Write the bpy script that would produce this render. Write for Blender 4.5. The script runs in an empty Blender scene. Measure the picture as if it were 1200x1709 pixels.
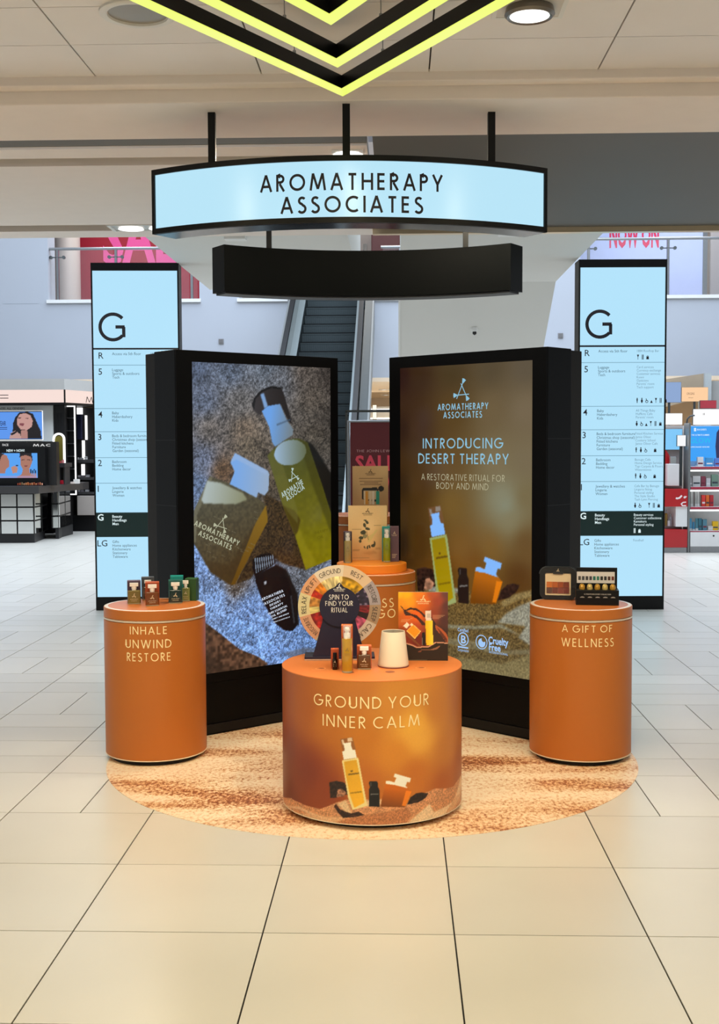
import bpy, math, random
import numpy as np
from mathutils import Vector, Matrix

# ------------------------------------------------------------------ camera
F_PX, CX, CY, W_PX = 2000.0, 600.0, 854.5, 1200.0
EYE = Vector((0.0, 0.0, 1.54))
YAW, PITCH, ROLL = math.radians(1.86), math.atan(114.0 / 2000.0), -0.004
scene = bpy.context.scene
cam_data = bpy.data.cameras.new('camera')
cam_data.sensor_fit = 'HORIZONTAL'
cam_data.sensor_width = 36.0
cam_data.lens = 36.0 * F_PX / W_PX
cam_data.clip_start, cam_data.clip_end = 0.05, 200.0
camera = bpy.data.objects.new('camera', cam_data)
CAMM = (Matrix.Rotation(YAW, 4, 'Z') @ Matrix.Rotation(math.pi / 2 - PITCH, 4, 'X') @ Matrix.Rotation(ROLL, 4, 'Z'))
camera.matrix_world = Matrix.Translation(EYE) @ CAMM
scene.collection.objects.link(camera)
scene.camera = camera

# ------------------------------------------------------------------ world, lamps, exposure
world = bpy.data.worlds.new('store_ambience')
scene.world = world
world.use_nodes = True
bg = world.node_tree.nodes['Background']
bg.inputs['Color'].default_value = (0.86, 0.93, 1.0, 1)
bg.inputs['Strength'].default_value = 0.44
vs = scene.view_settings
vs.view_transform = 'Standard'
vs.look = 'None'
vs.gamma = 1.0
vs.exposure = 0.0
vs.use_curve_mapping = False

def area_lamp(name, loc, size, power, color, target=None, size_y=None, shape='DISK', spread=180):
    d = bpy.data.lights.new(name, 'AREA')
    d.shape = shape
    d.size = size
    if size_y:
        d.size_y = size_y
    d.energy = power
    d.color = color
    d.spread = math.radians(spread)
    o = bpy.data.objects.new(name, d)
    o.location = loc
    if target is not None:
        o.rotation_euler = (Vector(target) - Vector(loc)).to_track_quat('-Z', 'Y').to_euler()
    scene.collection.objects.link(o)
    return o

WARM = (1.0, 0.85, 0.55)
for lx in (-2.0, -0.1, 1.8):
    for ly in (-0.4, 1.3, 3.0):
        area_lamp('downlight_lamp', (lx, ly, 2.955), 0.16, 16.5, WARM)
# ceiling spots aimed at the stand from the strip between the two ceilings
for lx, ly, tx, ty, tz, pw in ((-0.65, 3.5, -0.05, 5.0, 0.5, 6), (0.55, 3.5, -0.1, 5.0, 0.5, 6),
                               (-1.9, 4.2, -1.2, 5.8, 0.4, 3.5), (1.5, 4.2, 0.95, 5.8, 0.4, 3.5)):
    area_lamp('spot_lamp', (lx, ly, 2.94), 0.10, pw, (1.0, 0.85, 0.60), target=(tx, ty, tz), spread=70)
# recessed lamps of the second ceiling
for lx, ly in ((-1.75, 8.02), (-0.45, 6.12), (0.5, 6.6)):
    area_lamp('recess_lamp', (lx, ly, 2.97), 0.12, 14, (1.0, 0.88, 0.66))
# daylight falling through the atrium roof
area_lamp('atrium_daylight', (0.0, 16.5, 10.5), 15, 3250, (0.72, 0.84, 1.0), target=(0.0, 16.5, 0), size_y=14, shape='RECTANGLE')
# lamps of the upper floor and of the shops under the gallery
for lx in (-6.0, 0.0, 6.0):
    area_lamp('upper_floor_lamp', (lx, 25.4, 7.4), 1.2, 60, (1.0, 0.93, 0.85), shape='SQUARE')
    area_lamp('shop_lamp', (lx, 27.5, 2.7), 1.4, 110, (1.0, 0.86, 0.66), shape='SQUARE')

# ------------------------------------------------------------------ geometry helpers
CR, CU, CF = CAMM.col[0].to_3d(), CAMM.col[1].to_3d(), -CAMM.col[2].to_3d()
FWD = Vector((-math.sin(YAW), math.cos(YAW), 0))
def ray(px, py):
    return CF + CR * ((px - CX) / F_PX) + CU * ((CY - py) / F_PX)
def at(px, py, d):
    r = ray(px, py)
    return EYE + r * (d / r.dot(FWD))
def on_z(px, py, z):
    r = ray(px, py)
    return EYE + r * ((z - EYE.z) / r.z)
def floor_pt(px, py):
    return on_z(px, py, 0.0)
def project(p):
    v = Vector(p) - EYE
    k = v.dot(CF)
    if k <= 0.01:
        return None
    return CX + F_PX * v.dot(CR) / k, CY - F_PX * v.dot(CU) / k, k
def lin(c):
    return tuple((x / 12.92 if x <= 0.04045 else ((x + 0.055) / 1.055) ** 2.4) for x in (v / 255.0 for v in c[:3]))

ROOT = scene.collection.objects
MATS = {}
def mat(name, rgb, rough=0.5, metal=0.0, emit=0.0, var=0.05, scale=9.0, spec=0.5, coat=0.0, trans=0.0, alpha=1.0, bump=0.0, ecol=None):
    if name in MATS:
        return MATS[name]
    m = bpy.data.materials.new(name)
    m.use_nodes = True
    nt = m.node_tree
    b = nt.nodes['Principled BSDF']
    c = lin(rgb)
    tc = nt.nodes.new('ShaderNodeTexCoord')
    nz = nt.nodes.new('ShaderNodeTexNoise')
    nz.inputs['Scale'].default_value = scale
    nz.inputs['Detail'].default_value = 4
    nt.links.new(tc.outputs['Object'], nz.inputs['Vector'])
    mx = nt.nodes.new('ShaderNodeMix')
    mx.data_type = 'RGBA'
    mx.inputs[6].default_value = tuple(min(1, v * (1 - var)) for v in c) + (1,)
    mx.inputs[7].default_value = tuple(min(1, v * (1 + var)) for v in c) + (1,)
    nt.links.new(nz.outputs['Fac'], mx.inputs[0])
    nt.links.new(mx.outputs[2], b.inputs['Base Color'])
    b.inputs['Roughness'].default_value = rough
    b.inputs['Metallic'].default_value = metal
    b.inputs['Specular IOR Level'].default_value = spec
    b.inputs['Coat Weight'].default_value = coat
    b.inputs['Coat Roughness'].default_value = 0.08
    b.inputs['Transmission Weight'].default_value = trans
    b.inputs['Alpha'].default_value = alpha
    if emit:
        if ecol:
            b.inputs['Emission Color'].default_value = lin(ecol) + (1,)
        else:
            nt.links.new(mx.outputs[2], b.inputs['Emission Color'])
        b.inputs['Emission Strength'].default_value = emit
    if bump:
        bp = nt.nodes.new('ShaderNodeBump')
        bp.inputs['Strength'].default_value = bump
        bp.inputs['Distance'].default_value = 0.01
        nt.links.new(nz.outputs['Fac'], bp.inputs['Height'])
        nt.links.new(bp.outputs['Normal'], b.inputs['Normal'])
    MATS[name] = m
    return m

def lit(name, rgb, k=1.0):
    """a glowing face (light box, screen, lamp) whose shown colour is rgb"""
    if name in MATS:
        return MATS[name]
    m = mat(name, (8, 8, 10), rough=0.25, var=0.0)
    nt = m.node_tree
    b = nt.nodes['Principled BSDF']
    b.inputs['Emission Color'].default_value = lin(rgb) + (1,)
    b.inputs['Emission Strength'].default_value = k
    return m

def attr_mat(name, screen=False, gain=1.0, rough=0.45, grain=0.05):
    """flat print (colour attribute) either as ink or as a lit screen"""
    if name in MATS:
        return MATS[name]
    m = bpy.data.materials.new(name)
    m.use_nodes = True
    nt = m.node_tree
    b = nt.nodes['Principled BSDF']
    at_ = nt.nodes.new('ShaderNodeAttribute')
    at_.attribute_name = 'ink'
    tc = nt.nodes.new('ShaderNodeTexCoord')
    nz = nt.nodes.new('ShaderNodeTexNoise')
    nz.inputs['Scale'].default_value = 160
    nt.links.new(tc.outputs['Object'], nz.inputs['Vector'])
    mr = nt.nodes.new('ShaderNodeMapRange')
    mr.inputs['To Min'].default_value = gain * (1 - grain)
    mr.inputs['To Max'].default_value = gain * (1 + grain)
    nt.links.new(nz.outputs['Fac'], mr.inputs['Value'])
    vm = nt.nodes.new('ShaderNodeVectorMath')
    vm.operation = 'SCALE'
    nt.links.new(at_.outputs['Color'], vm.inputs[0])
    nt.links.new(mr.outputs['Result'], vm.inputs['Scale'])
    b.inputs['Roughness'].default_value = rough
    if screen:
        b.inputs['Base Color'].default_value = (0.004, 0.004, 0.005, 1)
        nt.links.new(vm.outputs['Vector'], b.inputs['Emission Color'])
        b.inputs['Emission Strength'].default_value = 1.0
    else:
        nt.links.new(vm.outputs['Vector'], b.inputs['Base Color'])
    MATS[name] = m
    return m

class MB:
    def __init__(s):
        s.v, s.f = [], []
    def add(s, verts, faces):
        o = len(s.v)
        s.v += [tuple(p) for p in verts]
        s.f += [tuple(i + o for i in q) for q in faces]
        return s
    def box(s, x0, x1, y0, y1, z0, z1):
        return s.add([(x0, y0, z0), (x1, y0, z0), (x1, y1, z0), (x0, y1, z0), (x0, y0, z1), (x1, y0, z1), (x1, y1, z1), (x0, y1, z1)],
                     [(3, 2, 1, 0), (4, 5, 6, 7), (0, 1, 5, 4), (1, 2, 6, 5), (2, 3, 7, 6), (3, 0, 4, 7)])
    def prism(s, pts, z0, z1):          # outline in x,y (counter-clockwise) raised along z
        n = len(pts)
        return s.add([(x, y, z0) for x, y in pts] + [(x, y, z1) for x, y in pts],
                     [tuple(range(n - 1, -1, -1)), tuple(range(n, 2 * n))] + [(i, (i + 1) % n, n + (i + 1) % n, n + i) for i in range(n)])
    def slab(s, pts, y0, y1):           # outline in x,z (counter-clockwise seen from the front) given depth along y
        n = len(pts)
        return s.add([(x, y0, z) for x, z in pts] + [(x, y1, z) for x, z in pts],
                     [tuple(range(n)), tuple(range(2 * n - 1, n - 1, -1))] + [((i + 1) % n, i, n + i, n + (i + 1) % n) for i in range(n)])
    def side(s, pts, x0, x1):           # outline in y,z given width along x
        n = len(pts)
        return s.add([(x0, y, z) for y, z in pts] + [(x1, y, z) for y, z in pts],
                     [tuple(range(n)), tuple(range(2 * n - 1, n - 1, -1))] + [((i + 1) % n, i, n + i, n + (i + 1) % n) for i in range(n)])
    def lathe(s, prof, seg=48, cx=0.0, cy=0.0):
        n = len(prof)
        vs_ = []
        for r, z in prof:
            for k in range(seg):
                a = 2 * math.pi * k / seg
                vs_.append((cx + r * math.cos(a), cy + r * math.sin(a), z))
        fs = []
        for i in range(n - 1):
            for k in range(seg):
                fs.append((i * seg + k, i * seg + (k + 1) % seg, (i + 1) * seg + (k + 1) % seg, (i + 1) * seg + k))
        if prof[0][0] > 1e-6:
            fs.append(tuple(range(seg - 1, -1, -1)))
        if prof[-1][0] > 1e-6:
            fs.append(tuple((n - 1) * seg + k for k in range(seg)))
        return s.add(vs_, fs)
    def bar(s, p0, p1, r, seg=8):
        p0, p1 = Vector(p0), Vector(p1)
        a = (p1 - p0).normalized()
        b = a.orthogonal().normalized()
        c = a.cross(b)
        vs_ = []
        for p in (p0, p1):
            for k in range(seg):
                t = 2 * math.pi * k / seg
                vs_.append(p + b * (r * math.cos(t)) + c * (r * math.sin(t)))
        return s.add(vs_, [(k, (k + 1) % seg, seg + (k + 1) % seg, seg + k) for k in range(seg)] + [tuple(range(seg - 1, -1, -1)), tuple(range(seg, 2 * seg))])
    def tube(s, pts, r, seg=8):
        for i in range(len(pts) - 1):
            s.bar(pts[i], pts[i + 1], r, seg)
        return s
    def arcbox(s, cx, cy, r0, r1, a0, a1, z0, z1, n=28):   # curved box: angles from -y axis
        vs_, fs = [], []
        for i in range(n + 1):
            a = a0 + (a1 - a0) * i / n
            for r in (r0, r1):
                for z in (z0, z1):
                    vs_.append((cx + r * math.sin(a), cy - r * math.cos(a), z))
        for i in range(n):
            a, b = i * 4, i * 4 + 4
            fs += [(a + 2, b + 2, b + 3, a + 3), (b, a, a + 1, b + 1), (a + 1, a + 3, b + 3, b + 1), (a, b, b + 2, a + 2)]
        fs += [(0, 2, 3, 1), (n * 4, n * 4 + 1, n * 4 + 3, n * 4 + 2)]
        return s.add(vs_, fs)
    def mesh(s, name, m, smooth=False):
        me = bpy.data.meshes.new(name)
        me.from_pydata(s.v, [], s.f)
        me.materials.append(m)
        if smooth:
            me.shade_smooth()
            me.set_sharp_from_angle(angle=0.7)
        me.update()
        return me
    def build(s, name, m, parent=None, smooth=False, bevel=0.0, label=None):
        o = bpy.data.objects.new(name, s.mesh(name, m, smooth))
        ROOT.link(o)
        if parent is not None:
            o.parent = parent
        if bevel:
            md = o.modifiers.new('bevel', 'BEVEL')
            md.width = bevel
            md.segments = 2
            md.limit_method = 'ANGLE'
        if label:
            o['label'] = label
        return o

TMAT = {}
def thing(name, label, cat, loc=(0, 0, 0), rz=0.0, group=None, kind=None, tilt=0.0):
    o = bpy.data.objects.new(name, None)
    o.empty_display_size = 0.05
    o.location = loc
    o.rotation_euler = (tilt, 0, rz)
    ROOT.link(o)
    tag(o, label, cat, group, kind)
    TMAT[o.name] = Matrix.Translation(loc) @ Matrix.Rotation(rz, 4, 'Z') @ Matrix.Rotation(tilt, 4, 'X')
    return o
def tag(o, label, cat, group=None, kind=None):
    o['label'] = label
    if cat:
        o['category'] = cat
    if group:
        o['group'] = group
    if kind:
        o['kind'] = kind
    return o
def copy_tree(o, parent=None):
    c = o.copy()
    ROOT.link(c)
    c.parent = parent
    for ch in list(o.children):
        copy_tree(ch, c)
    if parent is None:
        TMAT[c.name] = TMAT.get(o.name, Matrix())
    return c

# ---- geometric capitals drawn as strokes
def _arc(cx, cy, rx, ry, a0, a1, n=12):
    return [(cx + rx * math.cos(math.radians(a0 + (a1 - a0) * i / n)), cy + ry * math.sin(math.radians(a0 + (a1 - a0) * i / n))) for i in range(n + 1)]
def glyph(ch, h):
    t, lo = 1 - h, h
    G = {
        'A': ([[(0, 0), (.36, 1)], [(.36, 1), (.72, 0)], [(.13, .32), (.59, .32)]], .72),
        'B': ([[(0, 0), (0, 1)], [(0, t), (.2, t)] + _arc(.2, .76, .2, .24 - h, 90, -90), [(0, .52), (.22, .52)] + _arc(.22, .26 + h / 2, .24, .26 - h / 2, 90, -90) + [(0, lo)]], .46),
        'C': ([_arc(.47, .5, .45, .5 - h, 52, 308, 22)], .76),
        'D': ([[(0, 0), (0, 1)], [(0, t), (.22, t)] + _arc(.22, .5, .44, .5 - h, 90, -90, 18) + [(0, lo)]], .66),
        'E': ([[(0, 0), (0, 1)], [(0, t), (.42, t)], [(0, .52), (.4, .52)], [(0, lo), (.42, lo)]], .42),
        'F': ([[(0, 0), (0, 1)], [(0, t), (.42, t)], [(0, .52), (.38, .52)]], .42),
        'G': ([_arc(.47, .5, .45, .5 - h, 48, 360, 26) + [(.5, .5)]], .92),
        'H': ([[(0, 0), (0, 1)], [(.62, 0), (.62, 1)], [(0, .52), (.62, .52)]], .62),
        'I': ([[(0, 0), (0, 1)]], 0),
        'J': ([[(.3, 1), (.3, .2)] + _arc(.12, .2, .18, .2 - h, 0, -130, 8)], .3),
        'K': ([[(0, 0), (0, 1)], [(0, .42), (.5, 1)], [(.14, .56), (.56, 0)]], .56),
        'L': ([[(0, 0), (0, 1)], [(0, lo), (.4, lo)]], .4),
        'M': ([[(0, 0), (.16, 1)], [(.16, 1), (.48, .08)], [(.48, .08), (.8, 1)], [(.8, 1), (.96, 0)]], .96),
        'N': ([[(0, 0), (0, 1)], [(0, 1), (.66, 0)], [(.66, 0), (.66, 1)]], .66),
        'O': ([_arc(.48, .5, .46, .5 - h, 0, 360, 32)], .96),
        'P': ([[(0, 0), (0, 1)], [(0, t), (.2, t)] + _arc(.2, .73, .22, .27 - h, 90, -90) + [(0, .46 + h)]], .42),
        'Q': ([_arc(.48, .5, .46, .5 - h, 0, 360, 32), [(.55, .3), (.95, -.05)]], .96),
        'R': ([[(0, 0), (0, 1)], [(0, t), (.2, t)] + _arc(.2, .73, .22, .27 - h, 90, -90) + [(0, .46 + h)], [(.16, .46), (.46, 0)]], .46),
        'S': ([_arc(.24, .74, .2, .26 - h, 35, 260, 14) + _arc(.22, .26, .24, .26 - h / 2, 70, -150, 14)], .46),
        'T': ([[(0, t), (.52, t)], [(.26, 0), (.26, 1)]], .52),
        'U': ([[(0, 1), (0, .3)] + _arc(.29, .3, .29, .3 - h, 180, 360, 14) + [(.58, 1)]], .58),
        'V': ([[(0, 1), (.34, 0)], [(.34, 0), (.68, 1)]], .68),
        'W': ([[(0, 1), (.28, 0)], [(.28, 0), (.55, 1)], [(.55, 1), (.82, 0)], [(.82, 0), (1.1, 1)]], 1.1),
        'X': ([[(0, 0), (.56, 1)], [(0, 1), (.56, 0)]], .56),
        'Y': ([[(.31, 0), (.31, .44)], [(0, 1), (.31, .42)], [(.31, .42), (.62, 1)]], .62),
        'Z': ([[(0, t), (.5, t)], [(.5, t), (0, lo)], [(0, lo), (.5, lo)]], .5),
        '.': ([[(0, 0), (0, 2 * h)]], 0),
        '-': ([[(0, .45), (.28, .45)]], .28),
    }
    return G.get(ch)
def ribbon(pts, hw):
    n = len(pts)
    closed = n > 3 and abs(pts[0][0] - pts[-1][0]) < 1e-6 and abs(pts[0][1] - pts[-1][1]) < 1e-6
    L, R = [], []
    for i in range(n):
        p = pts[i]
        a = pts[i - 1] if i > 0 else (pts[n - 2] if closed else None)
        b = pts[i + 1] if i < n - 1 else (pts[1] if closed else None)
        d1 = d2 = None
        if a is not None:
            d1 = Vector((p[0] - a[0], p[1] - a[1]))
            if d1.length > 1e-9: d1.normalize()
        if b is not None:
            d2 = Vector((b[0] - p[0], b[1] - p[1]))
            if d2.length > 1e-9: d2.normalize()
        d = (d1 + d2) if (d1 is not None and d2 is not None) else (d1 if d1 is not None else d2)
        if d.length < 1e-6:
            d = d2
        d = d.normalized()
        k = 1.0
        if d1 is not None and d2 is not None:
            k = 1.0 / max(0.5, d.dot(d2))
        nx, ny = -d[1] * hw * k, d[0] * hw * k
        L.append((p[0] + nx, p[1] + ny))
        R.append((p[0] - nx, p[1] - ny))
    quads = []
    for i in range(n - 1):
        quads.append([R[i], R[i + 1], L[i + 1], L[i]])
    return quads
def caps(text, cap, weight=0.09, track=0.16, cx=0.0, cy=0.0, align='c', width=None, rot=0.0):
    """polygons (list of 2-D outlines) of a line of capitals; cx, cy = centre of the line"""
    h = weight / 2
    out, x = [], 0.0
    for ch in text:
        if ch == ' ':
            x += .34
            continue
        g = glyph(ch, h)
        if g is None:
            continue
        x += h
        for pl in g[0]:
            # long straight strokes are cut so that they can follow a curved face
            q = [pl[0]]
            for a, b in zip(pl, pl[1:]):
                m_ = max(1, int(abs(b[0] - a[0]) / .17))
                for k in range(1, m_ + 1):
                    q.append((a[0] + (b[0] - a[0]) * k / m_, a[1] + (b[1] - a[1]) * k / m_))
            out += [[(px + x, py) for px, py in r] for r in ribbon(q, h)]
        x += g[1] + h + track
    w = max(x - track, 1e-6)
    sx = cap if width is None else width / w
    if width is not None and cap is None:
        cap = sx
    ox = {'c': -w / 2, 'l': 0.0, 'r': -w}[align]
    ca, sa = math.cos(rot), math.sin(rot)
    res = []
    for poly in out:
        r = []
        for px, py in poly:
            X, Y = (px + ox) * sx, (py - .5) * cap
            r.append((cx + X * ca - Y * sa, cy + X * sa + Y * ca))
        res.append(r)
    return res

_fc = {}
def font_polys(text, size=1.0, width=None, cx=0.0, cy=0.0, align='l', rot=0.0, bold=0.0, sx=1.0):
    key = (text, bold)
    if key not in _fc:
        cu = bpy.data.curves.new('lettering', 'FONT')
        cu.body = text
        cu.resolution_u = 2
        cu.offset = bold
        ob = bpy.data.objects.new('lettering', cu)
        ROOT.link(ob)
        bpy.context.view_layer.update()
        me = ob.evaluated_get(bpy.context.evaluated_depsgraph_get()).to_mesh()
        _fc[key] = [[(me.vertices[i].co.x, me.vertices[i].co.y) for i in p.vertices] for p in me.polygons]
        ob.to_mesh_clear()
        bpy.data.objects.remove(ob)
        bpy.data.curves.remove(cu)
    P = _fc[key]
    if not P:
        return []
    xs = [p[0] for q in P for p in q]
    w = max(xs) - min(xs)
    x0 = min(xs)
    kx = size * sx if width is None else width / w
    ox = {'l': 0, 'c': -w / 2, 'r': -w}[align]
    ca, sa = math.cos(rot), math.sin(rot)
    res = []
    for q in P:
        r = []
        for a, b in q:
            X, Y = (a - x0 + ox) * kx, (b - .35) * size
            r.append((cx + X * ca - Y * sa, cy + X * sa + Y * ca))
        res.append(r)
    return res

def disc_poly(cx, cy, r, n=20, ry=None):
    ry = ry or r
    return [[(cx + r * math.cos(2 * math.pi * k / n), cy + ry * math.sin(2 * math.pi * k / n)) for k in range(n)]]
def ring_polys(cx, cy, r, w, n=28):
    return ribbon([(cx + r * math.cos(2 * math.pi * k / n), cy + r * math.sin(2 * math.pi * k / n)) for k in range(n + 1)], w / 2)
def emblem(cx, cy, s, w=0.05, rot=0.0):
    """three stems crossing in a triangle, each ending in a flared flower"""
    out = []
    tips = [(0.12, .5), (-.46, -.24), (.36, -.42)]
    tails = [(-.34, -.42), (.46, -.2), (-.06, .36)]
    for (ax, ay), (bx, by) in zip(tips, tails):
        out += ribbon([(ax, ay), (bx, by)], w / 2)
        d = Vector((ax - bx, ay - by)).normalized()
        nrm = Vector((-d.y, d.x))
        a = Vector((ax, ay))
        q = [a - d * .14 + nrm * .04, a - d * .14 - nrm * .04, a + d * .03 - nrm * .11, a + d * .07 - nrm * .13, a + d * .10, a + d * .07 + nrm * .13, a + d * .03 + nrm * .11]
        out.append([(v.x, v.y) for v in q])
    ca, sa = math.cos(rot), math.sin(rot)
    return [[(cx + s * (x * ca - y * sa), cy + s * (x * sa + y * ca)) for x, y in q] for q in out]

# ---- surfaces that carry lettering and pictures: plane or cylinder, in a thing's own space
class Plane:
    def __init__(s, T, origin=(0, 0, 0), ux=(1, 0, 0), uz=(0, 0, 1)):
        s.T = T
        s.o, s.ux, s.uz = Vector(origin), Vector(ux).normalized(), Vector(uz).normalized()
        s.n = s.ux.cross(s.uz)          # towards the viewer
    def pos(s, u, v, off=0.0):
        return s.o + s.ux * u + s.uz * v + s.n * off
    def uv(s, px, py):
        R3 = s.T.to_3x3()
        O, U, V, N = s.T @ s.o, R3 @ s.ux, R3 @ s.uz, R3 @ s.n
        r = ray(px, py)
        p = EYE + r * ((O - EYE).dot(N) / r.dot(N))
        return (p - O).dot(U), (p - O).dot(V)
class Cyl:
    def __init__(s, T, R):
        s.T, s.R = T, R
    def pos(s, u, v, off=0.0):
        a = u / s.R
        return Vector(((s.R + off) * math.sin(a), -(s.R + off) * math.cos(a), v))
    def uv(s, px, py):
        inv = s.T.inverted()
        o, r = inv @ EYE, inv.to_3x3() @ ray(px, py)
        a, b, c = r.x ** 2 + r.y ** 2, 2 * (o.x * r.x + o.y * r.y), o.x ** 2 + o.y ** 2 - s.R ** 2
        D = b * b - 4 * a * c
        t = (-b - math.sqrt(max(D, 0))) / (2 * a)
        p = o + r * t
        return s.R * math.atan2(p.x, -p.y), p.z
def decal(name, surf, polys, m, parent, off=0.0012, label=None):
    mb = MB()
    for q in polys:
        mb.add([surf.pos(u, v, off) for u, v in q], [tuple(range(len(q)))])
    return mb.build(name, m, parent, label=label)

# ---- pictures: a grid of ink
def vnoise(nx, ny, cx_, cy_, seed):
    rs = np.random.RandomState(seed)
    gx, gy = int(nx / cx_) + 3, int(ny / cy_) + 3
    g = rs.rand(gy, gx)
    x = np.arange(nx) / cx_
    y = np.arange(ny) / cy_
    xi, yi = x.astype(int), y.astype(int)
    fx, fy = x - xi, y - yi
    fx, fy = fx * fx * (3 - 2 * fx), fy * fy * (3 - 2 * fy)
    a = g[yi][:, xi] * (1 - fx) + g[yi][:, xi + 1] * fx
    b = g[yi + 1][:, xi] * (1 - fx) + g[yi + 1][:, xi + 1] * fx
    return a * (1 - fy[:, None]) + b * fy[:, None]
class Picture:
    def __init__(s, surf, u0, u1, v0, v1, nx, ny):
        s.surf, s.r, s.nx, s.ny = surf, (u0, u1, v0, v1), nx, ny
        s.U, s.V = np.meshgrid(np.linspace(u0, u1, nx), np.linspace(v0, v1, ny))
        s.C = np.zeros((ny, nx, 3))
    def field(s, pts, power=2.0):
        """blend of colours pinned at picture points (px, py, rgb)"""
        wsum = np.zeros_like(s.U)
        acc = np.zeros_like(s.C)
        sc = max(s.r[1] - s.r[0], s.r[3] - s.r[2])
        for px, py, c in pts:
            u, v = s.surf.uv(px, py)
            d2 = ((s.U - u) ** 2 + (s.V - v) ** 2) / sc ** 2 + 4e-4
            w = 1 / d2 ** (power / 2)
            wsum += w
            acc += w[..., None] * np.array(c, float)
        s.C = acc / wsum[..., None]
        return s
    def mask(s, pts, px=True, soft=0.0):
        q = [s.surf.uv(*p) for p in pts] if px else pts
        ins = np.zeros(s.U.shape, bool)
        n = len(q)
        for i in range(n):
            (x0, y0), (x1, y1) = q[i], q[(i + 1) % n]
            if y0 == y1:
                continue
            c = ((s.V >= y0) != (s.V >= y1)) & (s.U < (x1 - x0) * (s.V - y0) / (y1 - y0) + x0)
            ins ^= c
        m_ = ins.astype(float)
        for _ in range(int(soft)):
            m_ = s.blur(m_)
        return m_
    @staticmethod
    def blur(a):
        p = np.pad(a, 1, mode='edge')
        return (p[:-2, 1:-1] + p[2:, 1:-1] + p[1:-1, :-2] + p[1:-1, 2:] + 2 * a) / 6.0
    def fill(s, pts, c, c2=None, p0=None, p1=None, alpha=1.0, px=True, soft=1, grain=0.0, cell=2, seed=1):
        m_ = s.mask(pts, px, soft) * alpha
        col = np.broadcast_to(np.array(c, float), s.C.shape).copy()
        if c2 is not None:
            a = np.array(s.surf.uv(*p0) if px else p0)
            b = np.array(s.surf.uv(*p1) if px else p1)
            d = b - a
            t = np.clip(((s.U - a[0]) * d[0] + (s.V - a[1]) * d[1]) / (d @ d), 0, 1)
            col = col * (1 - t[..., None]) + np.array(c2, float) * t[..., None]
        if grain:
            col = col * (1 + grain * 2 * (vnoise(s.nx, s.ny, cell, cell, seed) - .5))[..., None]
        s.C = s.C * (1 - m_[..., None]) + col * m_[..., None]
        return s
    def build(s, name, m, parent, off=0.0, label=None):
        nx, ny = s.nx, s.ny
        me = bpy.data.meshes.new(name)
        co = np.empty((ny * nx, 3))
        if isinstance(s.surf, Plane):
            o, a, b, n_ = (np.array(v) for v in (s.surf.o, s.surf.ux, s.surf.uz, s.surf.n))
            co[:] = o + s.U.reshape(-1, 1) * a + s.V.reshape(-1, 1) * b + off * n_
        else:
            R_ = s.surf.R
            A = s.U.ravel() / R_
            co[:, 0] = (R_ + off) * np.sin(A)
            co[:, 1] = -(R_ + off) * np.cos(A)
            co[:, 2] = s.V.ravel()
        i = np.arange((ny - 1) * (nx - 1))
        r, c = i // (nx - 1), i % (nx - 1)
        k = r * nx + c
        quads = np.stack([k, k + 1, k + nx + 1, k + nx], 1)
        me.vertices.add(ny * nx)
        me.vertices.foreach_set('co', co.ravel())
        me.loops.add(quads.size)
        me.loops.foreach_set('vertex_index', quads.ravel().astype(np.int32))
        me.polygons.add(len(quads))
        me.polygons.foreach_set('loop_start', np.arange(0, quads.size, 4, dtype=np.int32))
        me.polygons.foreach_set('loop_total', np.full(len(quads), 4, dtype=np.int32))
        me.polygons.foreach_set('use_smooth', np.ones(len(quads), bool))
        at_ = me.color_attributes.new('ink', 'FLOAT_COLOR', 'POINT')
        s8 = np.clip(s.C.reshape(-1, 3), 0, 255) / 255.0
        l_ = np.where(s8 <= 0.04045, s8 / 12.92, ((s8 + 0.055) / 1.055) ** 2.4)
        at_.data.foreach_set('color', np.concatenate([l_, np.ones((len(l_), 1))], 1).ravel().astype(np.float32))
        me.update(calc_edges=True)
        me.materials.append(m)
        ob = bpy.data.objects.new(name, me)
        ROOT.link(ob)
        ob.parent = parent
        if label:
            ob['label'] = label
        return ob

# ------------------------------------------------------------------ common materials
BLACK = mat('black_paint', (10, 10, 11), rough=0.4, var=0.1, spec=.25)
BLACK2 = mat('black_satin', (30, 30, 32), rough=0.5, var=0.1)
GLOSSBLACK = mat('black_gloss', (5, 5, 6), rough=0.15, var=0.1, spec=.2)
STEEL = mat('brushed_steel', (150, 152, 155), rough=0.35, metal=0.9, var=0.12, scale=30)
DSTEEL = mat('dark_steel', (70, 74, 76), rough=0.4, metal=0.6, var=0.1, scale=30)
WHITE = mat('white_paint', (228, 228, 226), rough=0.5)
CREAM = mat('cream_paint', (240, 230, 222), rough=0.7, var=0.03)
OFFWALL = mat('cool_white_wall', (176, 181, 190), rough=0.75, var=0.02, scale=2)
GREYWALL = mat('grey_white_soffit', (216, 215, 210), rough=0.75, var=0.02, scale=2)
BEIGE = mat('beige_shop_wall', (206, 186, 160), rough=0.7, var=0.04, scale=3)
INK = lit('dark_ink_on_light_box', (22, 22, 30), 1.0)

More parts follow.
